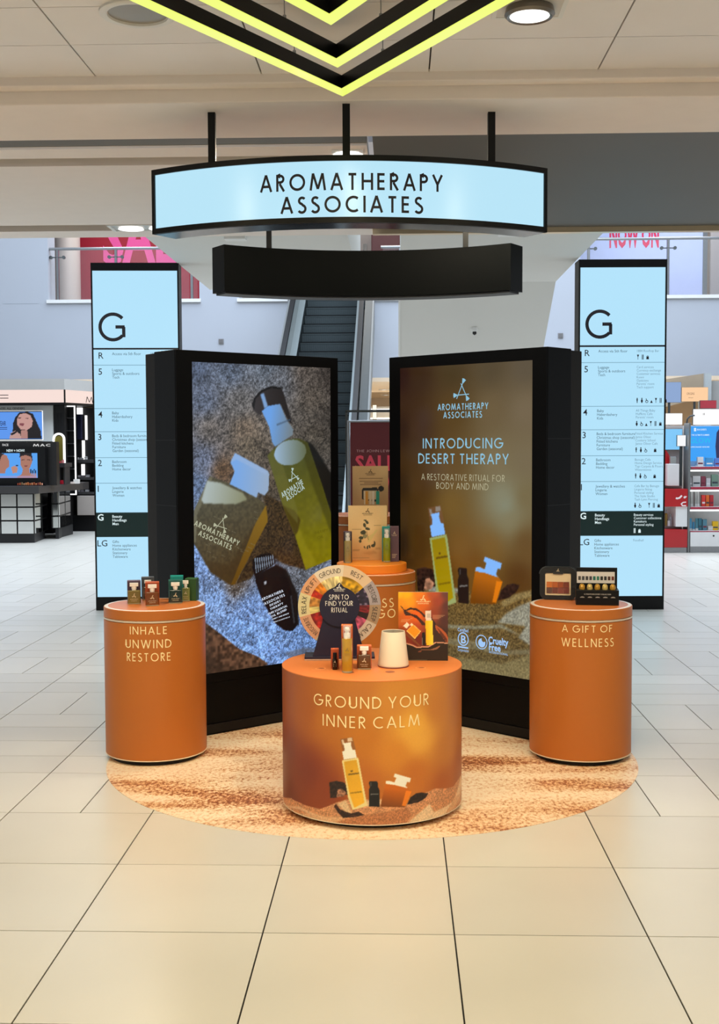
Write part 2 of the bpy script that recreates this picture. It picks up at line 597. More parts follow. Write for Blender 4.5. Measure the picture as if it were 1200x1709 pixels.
# ------------------------------------------------------------------ floor: laid tile by tile
def tile_material():
    m = mat('cream_porcelain', (222, 217, 206), rough=0.28, var=0.045, scale=2.5, spec=0.4)
    nt = m.node_tree
    b = nt.nodes['Principled BSDF']
    oi = nt.nodes.new('ShaderNodeObjectInfo')
    mr = nt.nodes.new('ShaderNodeMapRange')
    mr.inputs['To Min'].default_value = 0.93
    mr.inputs['To Max'].default_value = 1.02
    nt.links.new(oi.outputs['Random'], mr.inputs['Value'])
    src = b.inputs['Base Color'].links[0].from_socket
    vm = nt.nodes.new('ShaderNodeVectorMath')
    vm.operation = 'SCALE'
    nt.links.new(src, vm.inputs[0])
    nt.links.new(mr.outputs['Result'], vm.inputs['Scale'])
    nt.links.new(vm.outputs['Vector'], b.inputs['Base Color'])
    return m
TILE = tile_material()
floor = MB().box(-16, 14, -5, 36, -0.12, -0.004).build('floor', mat('dark_grout', (34, 30, 26), rough=0.9))
tag(floor, 'cream porcelain tile floor of the store hall with thin dark joints', 'floor', kind='structure')
GAP = 0.0052
def tile_mesh(w, d):
    g = GAP / 2
    return MB().box(-w / 2 + g, w / 2 - g, -d / 2 + g, d / 2 - g, -0.012, 0.0).mesh('tile', TILE)
TM = {'sq': tile_mesh(.6035, .607), 'h': tile_mesh(.6035, .303), 'v': tile_mesh(.30175, .606)}
TD = {'sq': (.6035, .607), 'h': (.6035, .303), 'v': (.30175, .606)}
random.seed(11)
tiles = []
for ci in range(-24, 24):
    xc = -1.034 + .6035 * (ci + .5)
    for rj in range(-7, 2):
        tiles.append(('sq', xc, 3.688 + .607 * (rj + .5)))
    y = 4.902
    run = random.choice((0, 1, 2))
    while y < 33:
        if run > 0:
            tiles.append(('h', xc, y + .1515))
            y += .303
            run -= 1
        else:
            tiles.append(('v', xc - .150875, y + .303))
            tiles.append(('v', xc + .150875, y + .303))
            y += .606
            run = random.choice((1, 2, 2, 3, 4))
ranked = []
for k, x, y in tiles:
    p = project((x, y, 0))
    vis = p is not None and -60 < p[0] < 1260 and 740 < p[1] < 1780 and y < 22
    ranked.append((0 if vis else 1, p[2] if p else 99, k, x, y))
ranked.sort(key=lambda t: t[:2])
rest = MB()
for i, (nv, dist, k, x, y) in enumerate(ranked):
    if i < 296 and nv == 0:
        o = bpy.data.objects.new('tile', TM[k])
        ROOT.link(o)
        o.location = (x, y, 0)
        o.parent = floor
    else:
        w, d = TD[k]
        g = GAP / 2
        rest.box(x - w / 2 + g, x + w / 2 - g, y - d / 2 + g, y + d / 2 - g, -0.012, 0.0)
ro = rest.build('far_tiles', TILE, floor)
ro['kind'] = 'stuff'

# ------------------------------------------------------------------ near ceiling of metal panels, dropped soffit, second ceiling
ZC, ZS, Z2 = 2.985, 2.90, 2.985
YS0 = on_z(600, 168, ZS).y
YS1 = on_z(600, 228, ZS).y
CPAN = mat('ceiling_panel_metal', (236, 230, 226), rough=0.45, var=0.05, scale=3, metal=0.0, spec=0.6)
YE = YS0 - 0.075
ceil = MB().box(-9, 9, -4.0, YE, ZC + 0.01, ZC + 0.06).build('ceiling', mat('ceiling_gap', (60, 52, 46), rough=0.9))
tag(ceil, 'pale metal panel ceiling above the hall with thin joints', 'ceiling', kind='structure')
jx = [on_z(170, 143, ZC).x, on_z(442, 138, ZC).x, on_z(715, 132, ZC).x, on_z(990, 126, ZC).x]
pw_ = (jx[3] - jx[0]) / 3
pd_ = YE - on_z(600, 68, ZC).y
pm = MB().box(-pw_ / 2 + .003, pw_ / 2 - .003, -pd_ / 2 + .002, pd_ / 2 - .002, 0, 0.012).mesh('ceiling_panel', CPAN)
for i in range(-11, 12):
    for j in range(0, 12):
        o = bpy.data.objects.new('ceiling_panel', pm)
        ROOT.link(o)
        o.parent = ceil
        o.location = (jx[1] + pw_ * (i + .5), YE - pd_ * (j + .5), ZC)
t = MB().box(-9, 9, YE - .005, YE + .03, ZC - .035, ZC + .06)
t.box(-9, 9, YE + .03, YS0, ZC - .032, ZC + .06)
t.box(-9, 9, YS0, YS1, ZS, ZC + .06)
o = t.build('trim_1', CREAM, bevel=0.004)
tag(o, 'cream dropped soffit band that carries the hanging sign rods', 'soffit', kind='structure')

YB0 = on_z(600, 243, Z2).y
YB1 = on_z(600, 392, Z2).y
XSPL = on_z(612, 240, Z2).x
GREYTRIM = mat('grey_metal_trim', (128, 122, 112), rough=0.5, metal=0.3)
c2 = MB()
slots = []
for x0, x1, y0, y1 in ((-20, 522, 262, 275), (-20, 188, 374, 384)):
    slots.append((on_z(x0, y1, Z2).x, on_z(x1, y1, Z2).x, on_z(300, y0, Z2).y, on_z(300, y1, Z2).y))
# the plasterboard is laid in strips around the two long air slots
ys = [YB0, slots[0][2], slots[0][3], slots[1][2], slots[1][3], YB1]
for k in range(5):
    x0 = -9 if k % 2 == 0 else slots[(k - 1) // 2][1]
    c2.box(x0, XSPL, ys[k], ys[k + 1], Z2, Z2 + .1)
o = c2.build('trim_2', CREAM)
tag(o, 'cream plasterboard ceiling strip beyond the sign with long air slots', 'ceiling', kind='structure')
MB().box(-9, XSPL, YB0 - .012, YB0, Z2 + .012, Z2 + .16).build('fascia', GREYTRIM, o)
for s in slots:
    MB().box(-9, s[1], s[2], s[3], Z2 + .05, Z2 + .06).build('air_slot', mat('slot_grey', (120, 112, 100), rough=0.7), o)
DK = mat('dark_grey_panel', (92, 90, 84), rough=0.6, var=0.06, scale=2)
o = MB().box(XSPL + .03, 9, YS1, on_z(900, 379, Z2).y, Z2, Z2 + .1).build('trim_3', DK)
tag(o, 'dark grey ceiling panel beyond the sign on the directory side', 'ceiling', kind='structure')
yt = on_z(900, 379, Z2).y
MB().box(XSPL - .02, 9, yt, yt + .06, Z2 - .035, Z2 + .1).build('edge_rail', mat('pale_brass_rail', (226, 206, 172), rough=0.3, metal=0.4), o)

# ------------------------------------------------------------------ atrium: back wall, gallery, landings
YW = 24.0
ZG = at(200, 502, YW).z            # gallery floor
ZL = at(200, 632, YW).z            # underside of the gallery
def wx(px, py=560):
    return at(px, py, YW).x
wb = MB()
wb.box(-16, 14, YW, YW + .6, ZL, ZG)
wb.box(-16, wx(77), YW, YW + .5, ZG, 9)
wb.box(wx(332), wx(398), YW, YW + .5, ZG, 9)
wb.box(wx(700), wx(966), YW, YW + .5, ZG, 9)
wb.box(-16, 14, YW, YW + .5, 7.6, 9)
o = wb.build('wall_back', OFFWALL)
tag(o, 'tall white atrium wall with gallery openings above the shops', 'wall', kind='structure')
for a, b in ((77, 332), (398, 478), (620, 700), (966, 1500)):
    MB().box(wx(a) - .03, wx(b) + .03, YW - .05, YW + .15, ZG - .02, ZG + .045).build('sill', WHITE, o)
MB().box(wx(0), wx(60), YW - .004, YW, at(0, 504, YW).z - .008, at(0, 504, YW).z).build('panel_joint', mat('joint_grey', (170, 176, 186)), o)
# upper floor room behind the openings
uf = MB().box(-16, 14, YW + .5, 30, ZG - .3, ZG).build('trim_4', mat('upper_carpet', (120, 96, 84), rough=0.9))
tag(uf, 'upper floor slab seen through the gallery openings', 'floor', kind='structure')
o = MB().box(-16, 14, 28.6, 28.8, ZG, 9).build('wall_upper', mat('upper_beige', (196, 182, 170), rough=0.7))
tag(o, 'beige rear wall of the upper floor behind the glass balustrade', 'wall', kind='structure')
# shops under the gallery
o = MB().box(-16, 14, YW, 33, ZL - .08, ZL).build('ceiling_shops', mat('warm_ceiling', (236, 214, 186), rough=0.7))
tag(o, 'warm cream ceiling over the shops under the gallery', 'ceiling', kind='structure')
o = MB().box(-16, 14, 32.6, 32.9, 0, ZL - .08).build('wall_shops', BEIGE)
tag(o, 'beige rear wall of the shops under the gallery', 'wall', kind='structure')
# landings of the upper floor and their soffits
DL = 13.0
ZLA = at(420, 483, DL).z
xl0, xl1 = at(350, 483, DL).x, at(602, 483, DL).x
yl = at(420, 483, DL).y
o = MB().box(xl0, xl1, 8.75, yl, ZLA, ZLA + 1.1).build('trim_5', GREYWALL)
tag(o, 'flat grey-white landing soffit above the hanging box', 'soffit', kind='structure')
MB().box(at(384, 394, 10).x, at(418, 394, 10).x, 9.6, 9.72, ZLA - .03, ZLA).build('smoke_detector_bar', WHITE, o)
DR = 12.6
ZRA = at(800, 471, DR).z
xr0, xr1 = at(668, 471, DR).x, at(927, 471, DR).x
yr = at(800, 471, DR).y
rp = MB().side([(8.75, ZRA), (8.75, ZRA + 1.2), (yr + .3, ZRA + 1.2), (yr + .3 + 5.2, ZRA + 1.2 - 3.0), (yr + 5.2, ZRA - 3.0), (yr, ZRA)][::-1], xr0, xr1)
o = rp.build('trim_6', GREYWALL)
tag(o, 'grey-white underside of the descending escalator behind the screens', 'soffit', kind='structure')
MB().box(at(825, 396, 10).x, at(860, 396, 10).x, 9.6, 9.72, ZRA - .03, ZRA).build('detector_bar', WHITE, o)
MB().side([(yr, ZRA - .01), (yr, ZRA + .1), (yr + 5.2, ZRA - 2.9), (yr + 5.2, ZRA - 3.01)][::-1], xr0 - .02, xr0).build('edge_strip', mat('pale_edge', (226, 226, 222)), o)

# glass balustrade of the gallery
GLASS = mat('clear_glass', (235, 245, 245), rough=0.02, trans=0.0, alpha=0.035, spec=0.3, var=0)
def balustrade(label, a, b, posts, railpx, d=YW):
    y_ = YW + .1
    zr = at((a + b) / 2, railpx, YW).z
    T = thing('glass_balustrade', label, 'balustrade', ((wx(a) + wx(b)) / 2, y_, ZG + .045))
    ox = (wx(a) + wx(b)) / 2
    MB().bar((wx(a) - ox, 0, zr - ZG - .045), (wx(b) - ox, 0, zr - ZG - .045), .03, 10).build('handrail', STEEL, T, smooth=True)
    xs = [a] + posts + [b]
    for p in posts:
        X = wx(p) - ox
        po = MB().box(X - .025, X + .025, -.02, .03, 0, zr - ZG - .05).build('post', STEEL, T)
        zc = (zr - ZG) * .8
        MB().bar((X - .13, -.01, zc), (X + .13, -.01, zc), .012, 6).bar((X - .13, -.03, zc), (X - .13, .01, zc), .035, 10).bar((X + .13, -.03, zc), (X + .13, .01, zc), .035, 10).build('glass_clamp', DSTEEL, po)
    for p, q in zip(xs, xs[1:]):
        if wx(q) - wx(p) > .1:
            MB().box(wx(p) - ox + .04, wx(q) - ox - .04, -.045, -.033, .0, zr - ZG - .06).build('glass_pane', GLASS, T)
    return T
balustrade('glass balustrade with steel posts in front of the red sale wall', 77, 332, [91, 190, 318], 411)
balustrade('glass balustrade with steel posts below the pale film with red letters', 966, 1330, [981, 1112, 1240], 399)
balustrade('short glass balustrade left of the escalator head', 398, 478, [445], 411)
balustrade('short glass balustrade between the two escalators', 636, 700, [668], 411)

# red sale wall, grey column and the film on the upper floor
def pbox(x0, x1, y0, y1, d):
    a, b = at(x0, y1, d), at(x1, y0, d)
    return a.x, b.x, (a.y + b.y) / 2, a.z, b.z
dR = 27.6
X0, X1, Y0, Z0, Z1 = pbox(131, 338, 340, 505, dR)
T = thing('sale_wall', 'deep red promotional wall with huge pink sale letters on upper floor', 'sign', ((X0 + X1) / 2, Y0, ZG))
MB().box((X0 - X1) / 2, (X1 - X0) / 2, 0, .12, 0, Z1 - ZG).build('panel', mat('sale_red', (168, 8, 44), rough=0.55), T)
S = Plane(TMAT[T.name], (0, -.002, 0))
uA, vA = S.uv(172, 441)
uB, vB = S.uv(332, 350)
decal('lettering', S, font_polys('SALE', size=(vB - vA) * 1.38, width=(uB - uA), cx=uA, cy=(vA + vB) / 2, bold=.03), mat('sale_pink', (245, 90, 170), rough=0.55), T)
pc = at(114, 480, 26.6)
T = thing('round_column', 'round pale column beside the red sale wall on upper floor', 'column', (pc.x, pc.y, ZG))
MB().lathe([(.27, 0), (.27, 3.2)], 32).build('shaft', mat('column_grey', (200, 190, 184), rough=0.45), T, smooth=True)
MB().lathe([(.29, 0), (.29, .1)], 32).build('base_ring', STEEL, T, smooth=True)
dF = 25.3
X0, X1, Y0, Z0, Z1 = pbox(968, 1173, 330, 490, dF)
T = thing('window_film', 'pale lilac film panel with red letters above the directory sign', 'sign', ((X0 + X1) / 2, Y0, ZG))
MB().box((X0 - X1) / 2, (X1 - X0) / 2, 0, .06, 0, Z1 - ZG).build('panel', mat('lilac_film', (196, 206, 244), rough=0.4), T)
S = Plane(TMAT[T.name], (0, -.002, 0))
uA, vA = S.uv(1017, 413)
uB, vB = S.uv(1100, 370)
decal('lettering', S, font_polys('NOW ON', size=(vB - vA) * 1.38, width=uB - uA, cx=uA, cy=(vA + vB) / 2, bold=.03), mat('film_red', (226, 40, 90)), T)
MB().box((X1 - X0) / 2, (X1 - X0) / 2 + .09, -.03, .09, 0, Z1 - ZG).build('mullion', STEEL, T)
X0, X1, Y0, Z0, Z1 = pbox(1186, 1400, 330, 490, 26.5)
o = MB().box(X0, X1, Y0, Y0 + .1, ZG, Z1).build('upper_partition', mat('partition_grey', (188, 186, 190), rough=0.5), bevel=.01)
tag(o, 'plain grey partition at the edge of the gallery opening', 'partition')
X0, X1, Y0, Z0, Z1 = pbox(432, 480, 350, 505, 27)
o = MB().box(X0, X1, Y0, Y0 + .6, ZG, Z1).build('upper_display', mat('upper_red_brown', (150, 70, 70), rough=0.6), bevel=.02)
tag(o, 'reddish display block on upper floor beside the escalator head', 'display')
X0, X1, Y0, Z0, Z1 = pbox(620, 668, 350, 505, 27)
o = MB().box(X0, X1, Y0, Y0 + .6, ZG, Z1).build('upper_display', mat('upper_dark_red', (80, 40, 42), rough=0.6), bevel=.02)
tag(o, 'dark maroon display block on upper floor between the escalators', 'display')

# ------------------------------------------------------------------ escalator rising away
XE, SL = -1.29, 0.55
ESC = thing('escalator', 'moving staircase with dark steps rising to upper floor behind the stand', 'escalator', (XE, 16.2, 0))
STEP = mat('escalator_step_dark', (84, 94, 96), rough=0.55, metal=0.2, var=0.15, scale=60)
run = .2 / SL
stp = MB().side([(.045, 0), (run + .06, 0), (run + .06, .2), (-.004, .2), (-.004, .172), (.006, .150), (.022, .09)][::-1], -.5, .5)
for i in range(25):
    stp.side([(.040, .005), (.05, .005), (.03, .09), (.012, .150), (.0, .165), (-.004, .165), (.002, .148), (.016, .09)][::-1], -.49 + i * .04, -.472 + i * .04)
stp = stp.mesh('step', STEP)
trd = MB().box(-.5, .5, -.012, run + .05, .188, .203).mesh('tread', mat('tread_black', (20, 23, 24), rough=.7, spec=.15))
zb = lambda y: (y - .0) * SL
for i in range(22):
    o = bpy.data.objects.new('step', stp)
    ROOT.link(o)
    o.parent = ESC
    o.location = (0, run * i, .2 * i)
    o2 = bpy.data.objects.new('tread', trd)
    ROOT.link(o2)
    o2.parent = o
Y1 = run * 22
def band(a, b, x0, x1, y0=-.6, y1=None):
    y1 = Y1 + .4 if y1 is None else y1
    return MB().side([(y0, max(y0 * SL + a, 0)), (y1, y1 * SL + a), (y1, y1 * SL + b), (y0, y0 * SL + b)][::-1], x0, x1)
SKIRT = mat('escalator_skirt', (40, 46, 48), rough=0.3, metal=0.5)
CLAD = mat('escalator_cladding', (66, 74, 76), rough=0.45, metal=0.2, var=0.08)
for sg in (-1, 1):
    f = lambda p, q: (min(sg * p, sg * q), max(sg * p, sg * q))
    band(-.1, .3, *f(.505, .535)).build('skirt', SKIRT, ESC)
    band(.3, .33, *f(.505, .62)).build('inner_deck', mat('deck_bright', (150, 160, 160), rough=0.35, metal=0.4), ESC)
    band(.33, .9, *f(.62, .64)).build('balustrade_panel', mat('balustrade_green', (52, 66, 68), rough=0.15, metal=0.3), ESC)
    band(.9, .97, *f(.59, .67)).build('handrail', BLACK, ESC)
    band(-.5, .33, *f(.66, .80)).build('outer_cladding', CLAD, ESC)
    band(-.52, .36, *f(.80, .83)).build('edge_strip', mat('esc_edge', (130, 132, 130), rough=0.5, metal=0.1), ESC)
MB().box(-.8, .8, Y1, Y1 + .4, 4.1, 4.4).build('comb_plate', STEEL, ESC)
MB().side([(-.3, .0), (Y1, Y1 * SL - .55), (Y1, Y1 * SL - .05), (0, -.0)][::-1], -.66, .66).build('truss', DSTEEL, ESC)

# small boxes and camera on the walls
for px, py, lb in ((368, 569, 'small square grey plate on white wall beside the escalator'), (934, 561, 'small square grey plate on white wall next to the tall directory')):
    p = at(px, py, YW)
    T = thing('wall_plate', lb, 'wall plate', (p.x, YW - .001, p.z), group='grey wall plates')
    MB().box(-.05, .05, -.025, 0, -.05, .05).build('plate', mat('plate_grey', (130, 128, 128)), T, bevel=.006)
    MB().box(-.035, .035, -.03, -.025, -.035, .035).build('grille', mat('plate_dark', (110, 108, 108)), T)
p = at(792, 549, 13.8)
r_ = ray(792, 549)
kk = ((yr - EYE.y) * (3.0 / 5.2) + (ZRA - EYE.z)) / (r_.z + r_.y * (3.0 / 5.2))
p = EYE + r_ * kk
T = thing('ceiling_sensor', 'small round sensor fixed to the underside of the grey escalator', 'sensor', (p.x, p.y, p.z))
MB().lathe([(.045, .02), (.045, -.01), (.03, -.03)], 20).build('base', WHITE, T, smooth=True)
MB().lathe([(.022, -.03), (.022, -.055), (.0, -.07)], 16).build('lens', BLACK2, T, smooth=True)

# ------------------------------------------------------------------ hanging curved sign and its dark twin behind it
def cam_frame(u, d):
    """point of the floor plane u to the side and d ahead of the camera"""
    return Vector((u * math.cos(YAW) - d * math.sin(YAW), u * math.sin(YAW) + d * math.cos(YAW), 0))
ARC_R, ARC_HALF = 1.47, 0.82
AMAX = math.asin(ARC_HALF / ARC_R)
Z_B, Z_T = 2.42, 2.685
p = at(582, 320, 4.84)
SIGN = thing('hanging_sign', 'curved black-framed light box sign with dark brand lettering hung from three rods', 'sign', (p.x, p.y, Z_B), YAW - .004)
H_ = Z_T - Z_B
MB().arcbox(0, ARC_R, ARC_R, ARC_R - .13, -AMAX, AMAX, 0, H_).build('housing', GLOSSBLACK, SIGN, smooth=True)
fr = MB()
fr.arcbox(0, ARC_R, ARC_R + .012, ARC_R - .005, -AMAX, AMAX, H_ - .022, H_)
fr.arcbox(0, ARC_R, ARC_R + .012, ARC_R - .005, -AMAX, AMAX, 0, .022)
fr.arcbox(0, ARC_R, ARC_R + .012, ARC_R - .005, -AMAX - .001, -AMAX + .009, 0, H_, 2)
fr.arcbox(0, ARC_R, ARC_R + .012, ARC_R - .005, AMAX - .009, AMAX + .001, 0, H_, 2)
fr.build('frame', BLACK, SIGN)
face = MB().arcbox(0, ARC_R, ARC_R + .004, ARC_R, -AMAX + .008, AMAX - .008, .02, H_ - .02, 36).build('light_panel', lit('sign_glow', (183, 228, 247), 1.0), SIGN, smooth=True)
class ArcFace(Cyl):
    def pos(s, u, v, off=0.0):
        q = Cyl.pos(s, u, v, off)
        return Vector((q.x, q.y + ARC_R, q.z))
SA = ArcFace(TMAT[SIGN.name], ARC_R + .004)
DARKINK = mat('dark_plum_ink', (20, 10, 26), rough=0.5)
vz = lambda px, py: at(px, py, 4.84).z - Z_B
ux_ = lambda px: (px - 582) * 4.84 / 2000.0
zt1, zb1 = vz(586, 289), vz(586, 317.5)
zt2, zb2 = vz(586, 327), vz(586, 355)
ink = [caps('AROMATHERAPY', zt1 - zb1, .155, .27, cx=ux_(586.5), cy=(zt1 + zb1) / 2, width=ux_(740) - ux_(433)),
       caps('ASSOCIATES', zt2 - zb2, .155, .27, cx=ux_(587), cy=(zt2 + zb2) / 2, width=ux_(706) - ux_(468))]
for l_ in ink:
    decal('lettering', SA, l_, DARKINK, SIGN, off=.0015, label='dark plum capital lettering')
def rod(T, px, py, d, z0, z1, w=.015):
    q = TMAT[T.name].inverted() @ at(px, py, d)
    MB().box(q.x - w, q.x + w, q.y - w, q.y + w, z0, z1).build('rod', BLACK, T)
for px in (354, 578, 820):
    dd = 4.84 + ARC_R - math.sqrt(ARC_R ** 2 - (abs(px - 582) * 5 / 2000) ** 2) + .06
    rod(SIGN, px, 240, dd, H_, ZS - Z_B)
p2 = at(613, 450, 7.18)
BOX2 = thing('hanging_box', 'curved plain black box hung on thin rods behind the lit sign', 'sign', (p2.x, p2.y, Z_B - .003), YAW - .004)
R2 = 1.47
MB().arcbox(0, -R2, -R2, -R2 - .15, -AMAX, AMAX, 0, H_).build('housing', mat('black_laminate', (8, 10, 10), rough=0.35, spec=.08), BOX2, smooth=True)
MB().arcbox(0, -R2, -R2 - .015, -R2 - .135, -AMAX + .01, AMAX - .01, -.012, 0).build('underside_panel', BLACK2, BOX2, smooth=True)
for px in (449, 777):
    dd = 7.18 - (R2 - math.sqrt(R2 ** 2 - (abs(px - 613) * 7 / 2000) ** 2)) + .07
    q = TMAT[BOX2.name].inverted() @ at(px, 400, dd)
    MB().box(q.x - .015, q.x + .015, q.y - .015, q.y + .015, H_, Z2 - Z_B + .003).build('rod', BLACK, BOX2)

# ------------------------------------------------------------------ chevron lights under the ceiling
GLOW = lit('lime_glow', (230, 242, 108), 1.1)
def chevron(px, py, label, arm=2.3, zc=2.85):
    tip = on_z(px, py, zc)
    T = thing('chevron_light', label, 'ceiling light', (tip.x, tip.y, zc), group='nested chevron lights')
    hw, hh, a = .045, .052, math.radians(30)
    for sg, nm in ((-1, 'arm'), (1, 'arm')):
        d = Vector((sg * math.sin(a), -math.cos(a)))
        inn = Vector((-sg * math.cos(a), -math.sin(a)))
        t0 = Vector((0, 0))
        miter = Vector((0, -hw / math.sin(a)))
        q = [t0, t0 + d * arm, t0 + d * arm + inn * hw, miter]
        pts = [(v.x, v.y) for v in q]
        if sg > 0:
            pts = pts[::-1]
        pts = pts[::-1]
        ar = MB().prism(pts, .004, hh).build('arm', BLACK, T)
        MB().prism(pts, 0, .004).build('diffuser', GLOW, ar)
        for k in (.35, 1.0, 1.7):
            c = d * k + inn * hw / 2
            MB().bar((c.x, c.y, hh), (c.x, c.y, ZC - zc), .002, 5).bar((c.x, c.y, hh), (c.x, c.y, hh + .02), .006, 8).build('hanging_wire', STEEL, T)
    return T
chevron(572, 161, 'lowest and widest of the nested black chevron lights with lime glow')
chevron(563.5, 113, 'middle one of the nested black chevron lights with lime glow', 2.0)
chevron(552.5, 42, 'smallest uppermost of the nested black chevron lights with lime glow', 1.5)

# downlights
c = on_z(230, 21, ZC)
T = thing('downlight', 'round recessed downlight, switched off, set in the pale ceiling panel', 'ceiling light', (c.x, c.y, ZC), group='ceiling downlights')
MB().lathe([(.128, 0), (.128, -.008), (.118, -.012), (.102, -.010), (.098, .0)], 40).build('rim', mat('rim_white', (226, 224, 220), rough=.35), T, smooth=True)
MB().lathe([(.099, -.003), (.06, -.0035), (0, -.004)], 40).build('lens', mat('lens_off', (148, 140, 126), rough=.3), T, smooth=True)
c = on_z(884, 12, ZC)
T = thing('downlight', 'lit swivel downlight in a square recess of the pale ceiling', 'ceiling light', (c.x, c.y, ZC), group='ceiling downlights')
MB().box(-.12, .12, -.10, -.085, -.004, .0).box(-.12, .12, .085, .10, -.004, 0).box(-.12, -.105, -.085, .085, -.004, 0).box(.105, .12, -.085, .085, -.004, 0).build('frame', WHITE, T)
MB().box(-.105, .105, -.085, .085, -.0025, 0).build('recess', mat('recess_light', (214, 208, 200), rough=.4), T)
MB().lathe([(.078, -.002), (.084, -.025), (.075, -.034), (.066, -.03)], 36).build('lamp_ring', mat('ring_grey', (120, 114, 108), rough=.3, metal=.6), T, smooth=True)
MB().lathe([(.067, -.03), (.03, -.031), (0, -.0315)], 32).build('lamp', lit('lamp_white', (255, 252, 244), 2.0), T, smooth=True)
for px0, px1, py0, py1, lb, lens in ((190, 300, 374, 385, 'pair of lit recessed lamps in cream ceiling behind the hanging sign', 2), (556, 606, 251, 263, 'lit recessed lamp in cream ceiling just above the hanging sign', 1)):
    a, b = on_z(px0, py1, Z2), on_z(px1, py0, Z2)
    cx_, cy_ = (a.x + b.x) / 2, (a.y + b.y) / 2
    w, d = abs(b.x - a.x) / 2, max(abs(b.y - a.y) / 2, .1)
    T = thing('recessed_lamp', lb, 'ceiling light', (cx_, cy_, Z2))
    MB().box(-w, w, -d, -d + .012, -.006, 0).box(-w, w, d - .012, d, -.006, 0).box(-w, -w + .02, -d + .012, d - .012, -.006, 0).box(w - .02, w, -d + .012, d - .012, -.006, 0).build('frame', WHITE, T)
    MB().box(-w + .02, w - .02, -d + .012, d - .012, -.002, 0).build('tray', mat('tray_grey', (170, 164, 156), rough=.4), T)
    for k in range(lens):
        lx = 0 if lens == 1 else (-w * .42, w * .42)[k]
        MB().lathe([(d * .72, -.002), (d * .78, -.012), (d * .6, -.013), (0, -.014)], 28, lx).build('lamp', lit('lamp_white', (255, 252, 244), 2.0), T, smooth=True)

# ------------------------------------------------------------------ sand-print floor sticker
def sand_mat():
    m = bpy.data.materials.new('sand_print_vinyl')
    m.use_nodes = True
    nt = m.node_tree
    b = nt.nodes['Principled BSDF']
    tc = nt.nodes.new('ShaderNodeTexCoord')
    n1 = nt.nodes.new('ShaderNodeTexNoise'); n1.inputs['Scale'].default_value = 62; n1.inputs['Detail'].default_value = 4; n1.inputs['Roughness'].default_value = .7
    mp = nt.nodes.new('ShaderNodeMapping'); mp.inputs['Rotation'].default_value = (0, 0, math.radians(-16)); mp.inputs['Scale'].default_value = (.22, 1.0, 1)
    n2 = nt.nodes.new('ShaderNodeTexNoise'); n2.inputs['Scale'].default_value = 3.6; n2.inputs['Detail'].default_value = 2.0; n2.inputs['Distortion'].default_value = .25
    mg = nt.nodes.new('ShaderNodeMapping'); mg.inputs['Rotation'].default_value = (0, 0, math.radians(-14)); mg.inputs['Scale'].default_value = (1.0, .62, 1)
    nt.links.new(tc.outputs['Object'], mg.inputs['Vector']); nt.links.new(mg.outputs['Vector'], n1.inputs['Vector'])
    nt.links.new(tc.outputs['Object'], mp.inputs['Vector'])
    nt.links.new(mp.outputs['Vector'], n2.inputs['Vector'])
    # ripple bands raise the share of rust grains
    a = nt.nodes.new('ShaderNodeMapRange'); a.inputs['From Min'].default_value = .43; a.inputs['From Max'].default_value = .66; a.inputs['To Min'].default_value = -.11; a.inputs['To Max'].default_value = .17
    nt.links.new(n2.outputs['Fac'], a.inputs['Value'])
    ad = nt.nodes.new('ShaderNodeMath'); ad.operation = 'ADD'
    nt.links.new(n1.outputs['Fac'], ad.inputs[0]); nt.links.new(a.outputs['Result'], ad.inputs[1])
    cr = nt.nodes.new('ShaderNodeValToRGB')
    e = cr.color_ramp.elements
    e[0].position, e[0].color = .36, lin((246, 226, 196)) + (1,)
    e[1].position, e[1].color = .48, lin((238, 204, 164)) + (1,)
    for ps, cl in ((.56, (220, 170, 122)), (.63, (182, 112, 66)), (.72, (136, 74, 42))):
        q = e.new(ps); q.color = lin(cl) + (1,)
    nt.links.new(ad.outputs['Value'], cr.inputs['Fac'])
    nt.links.new(cr.outputs['Color'], b.inputs['Base Color'])
    b.inputs['Roughness'].default_value = .5
    b.inputs['Specular IOR Level'].default_value = .35
    return m
front = floor_pt(626, 1402)
RM = 1.29
mc = front + FWD * RM + cam_frame(0.0, 0)
o = MB().lathe([(RM, .0003), (RM, .0018), (0, .002)], 160).build('floor_sticker', sand_mat())
o.location = mc
tag(o, 'large round floor sticker printed with rippled orange sand', 'floor sticker')

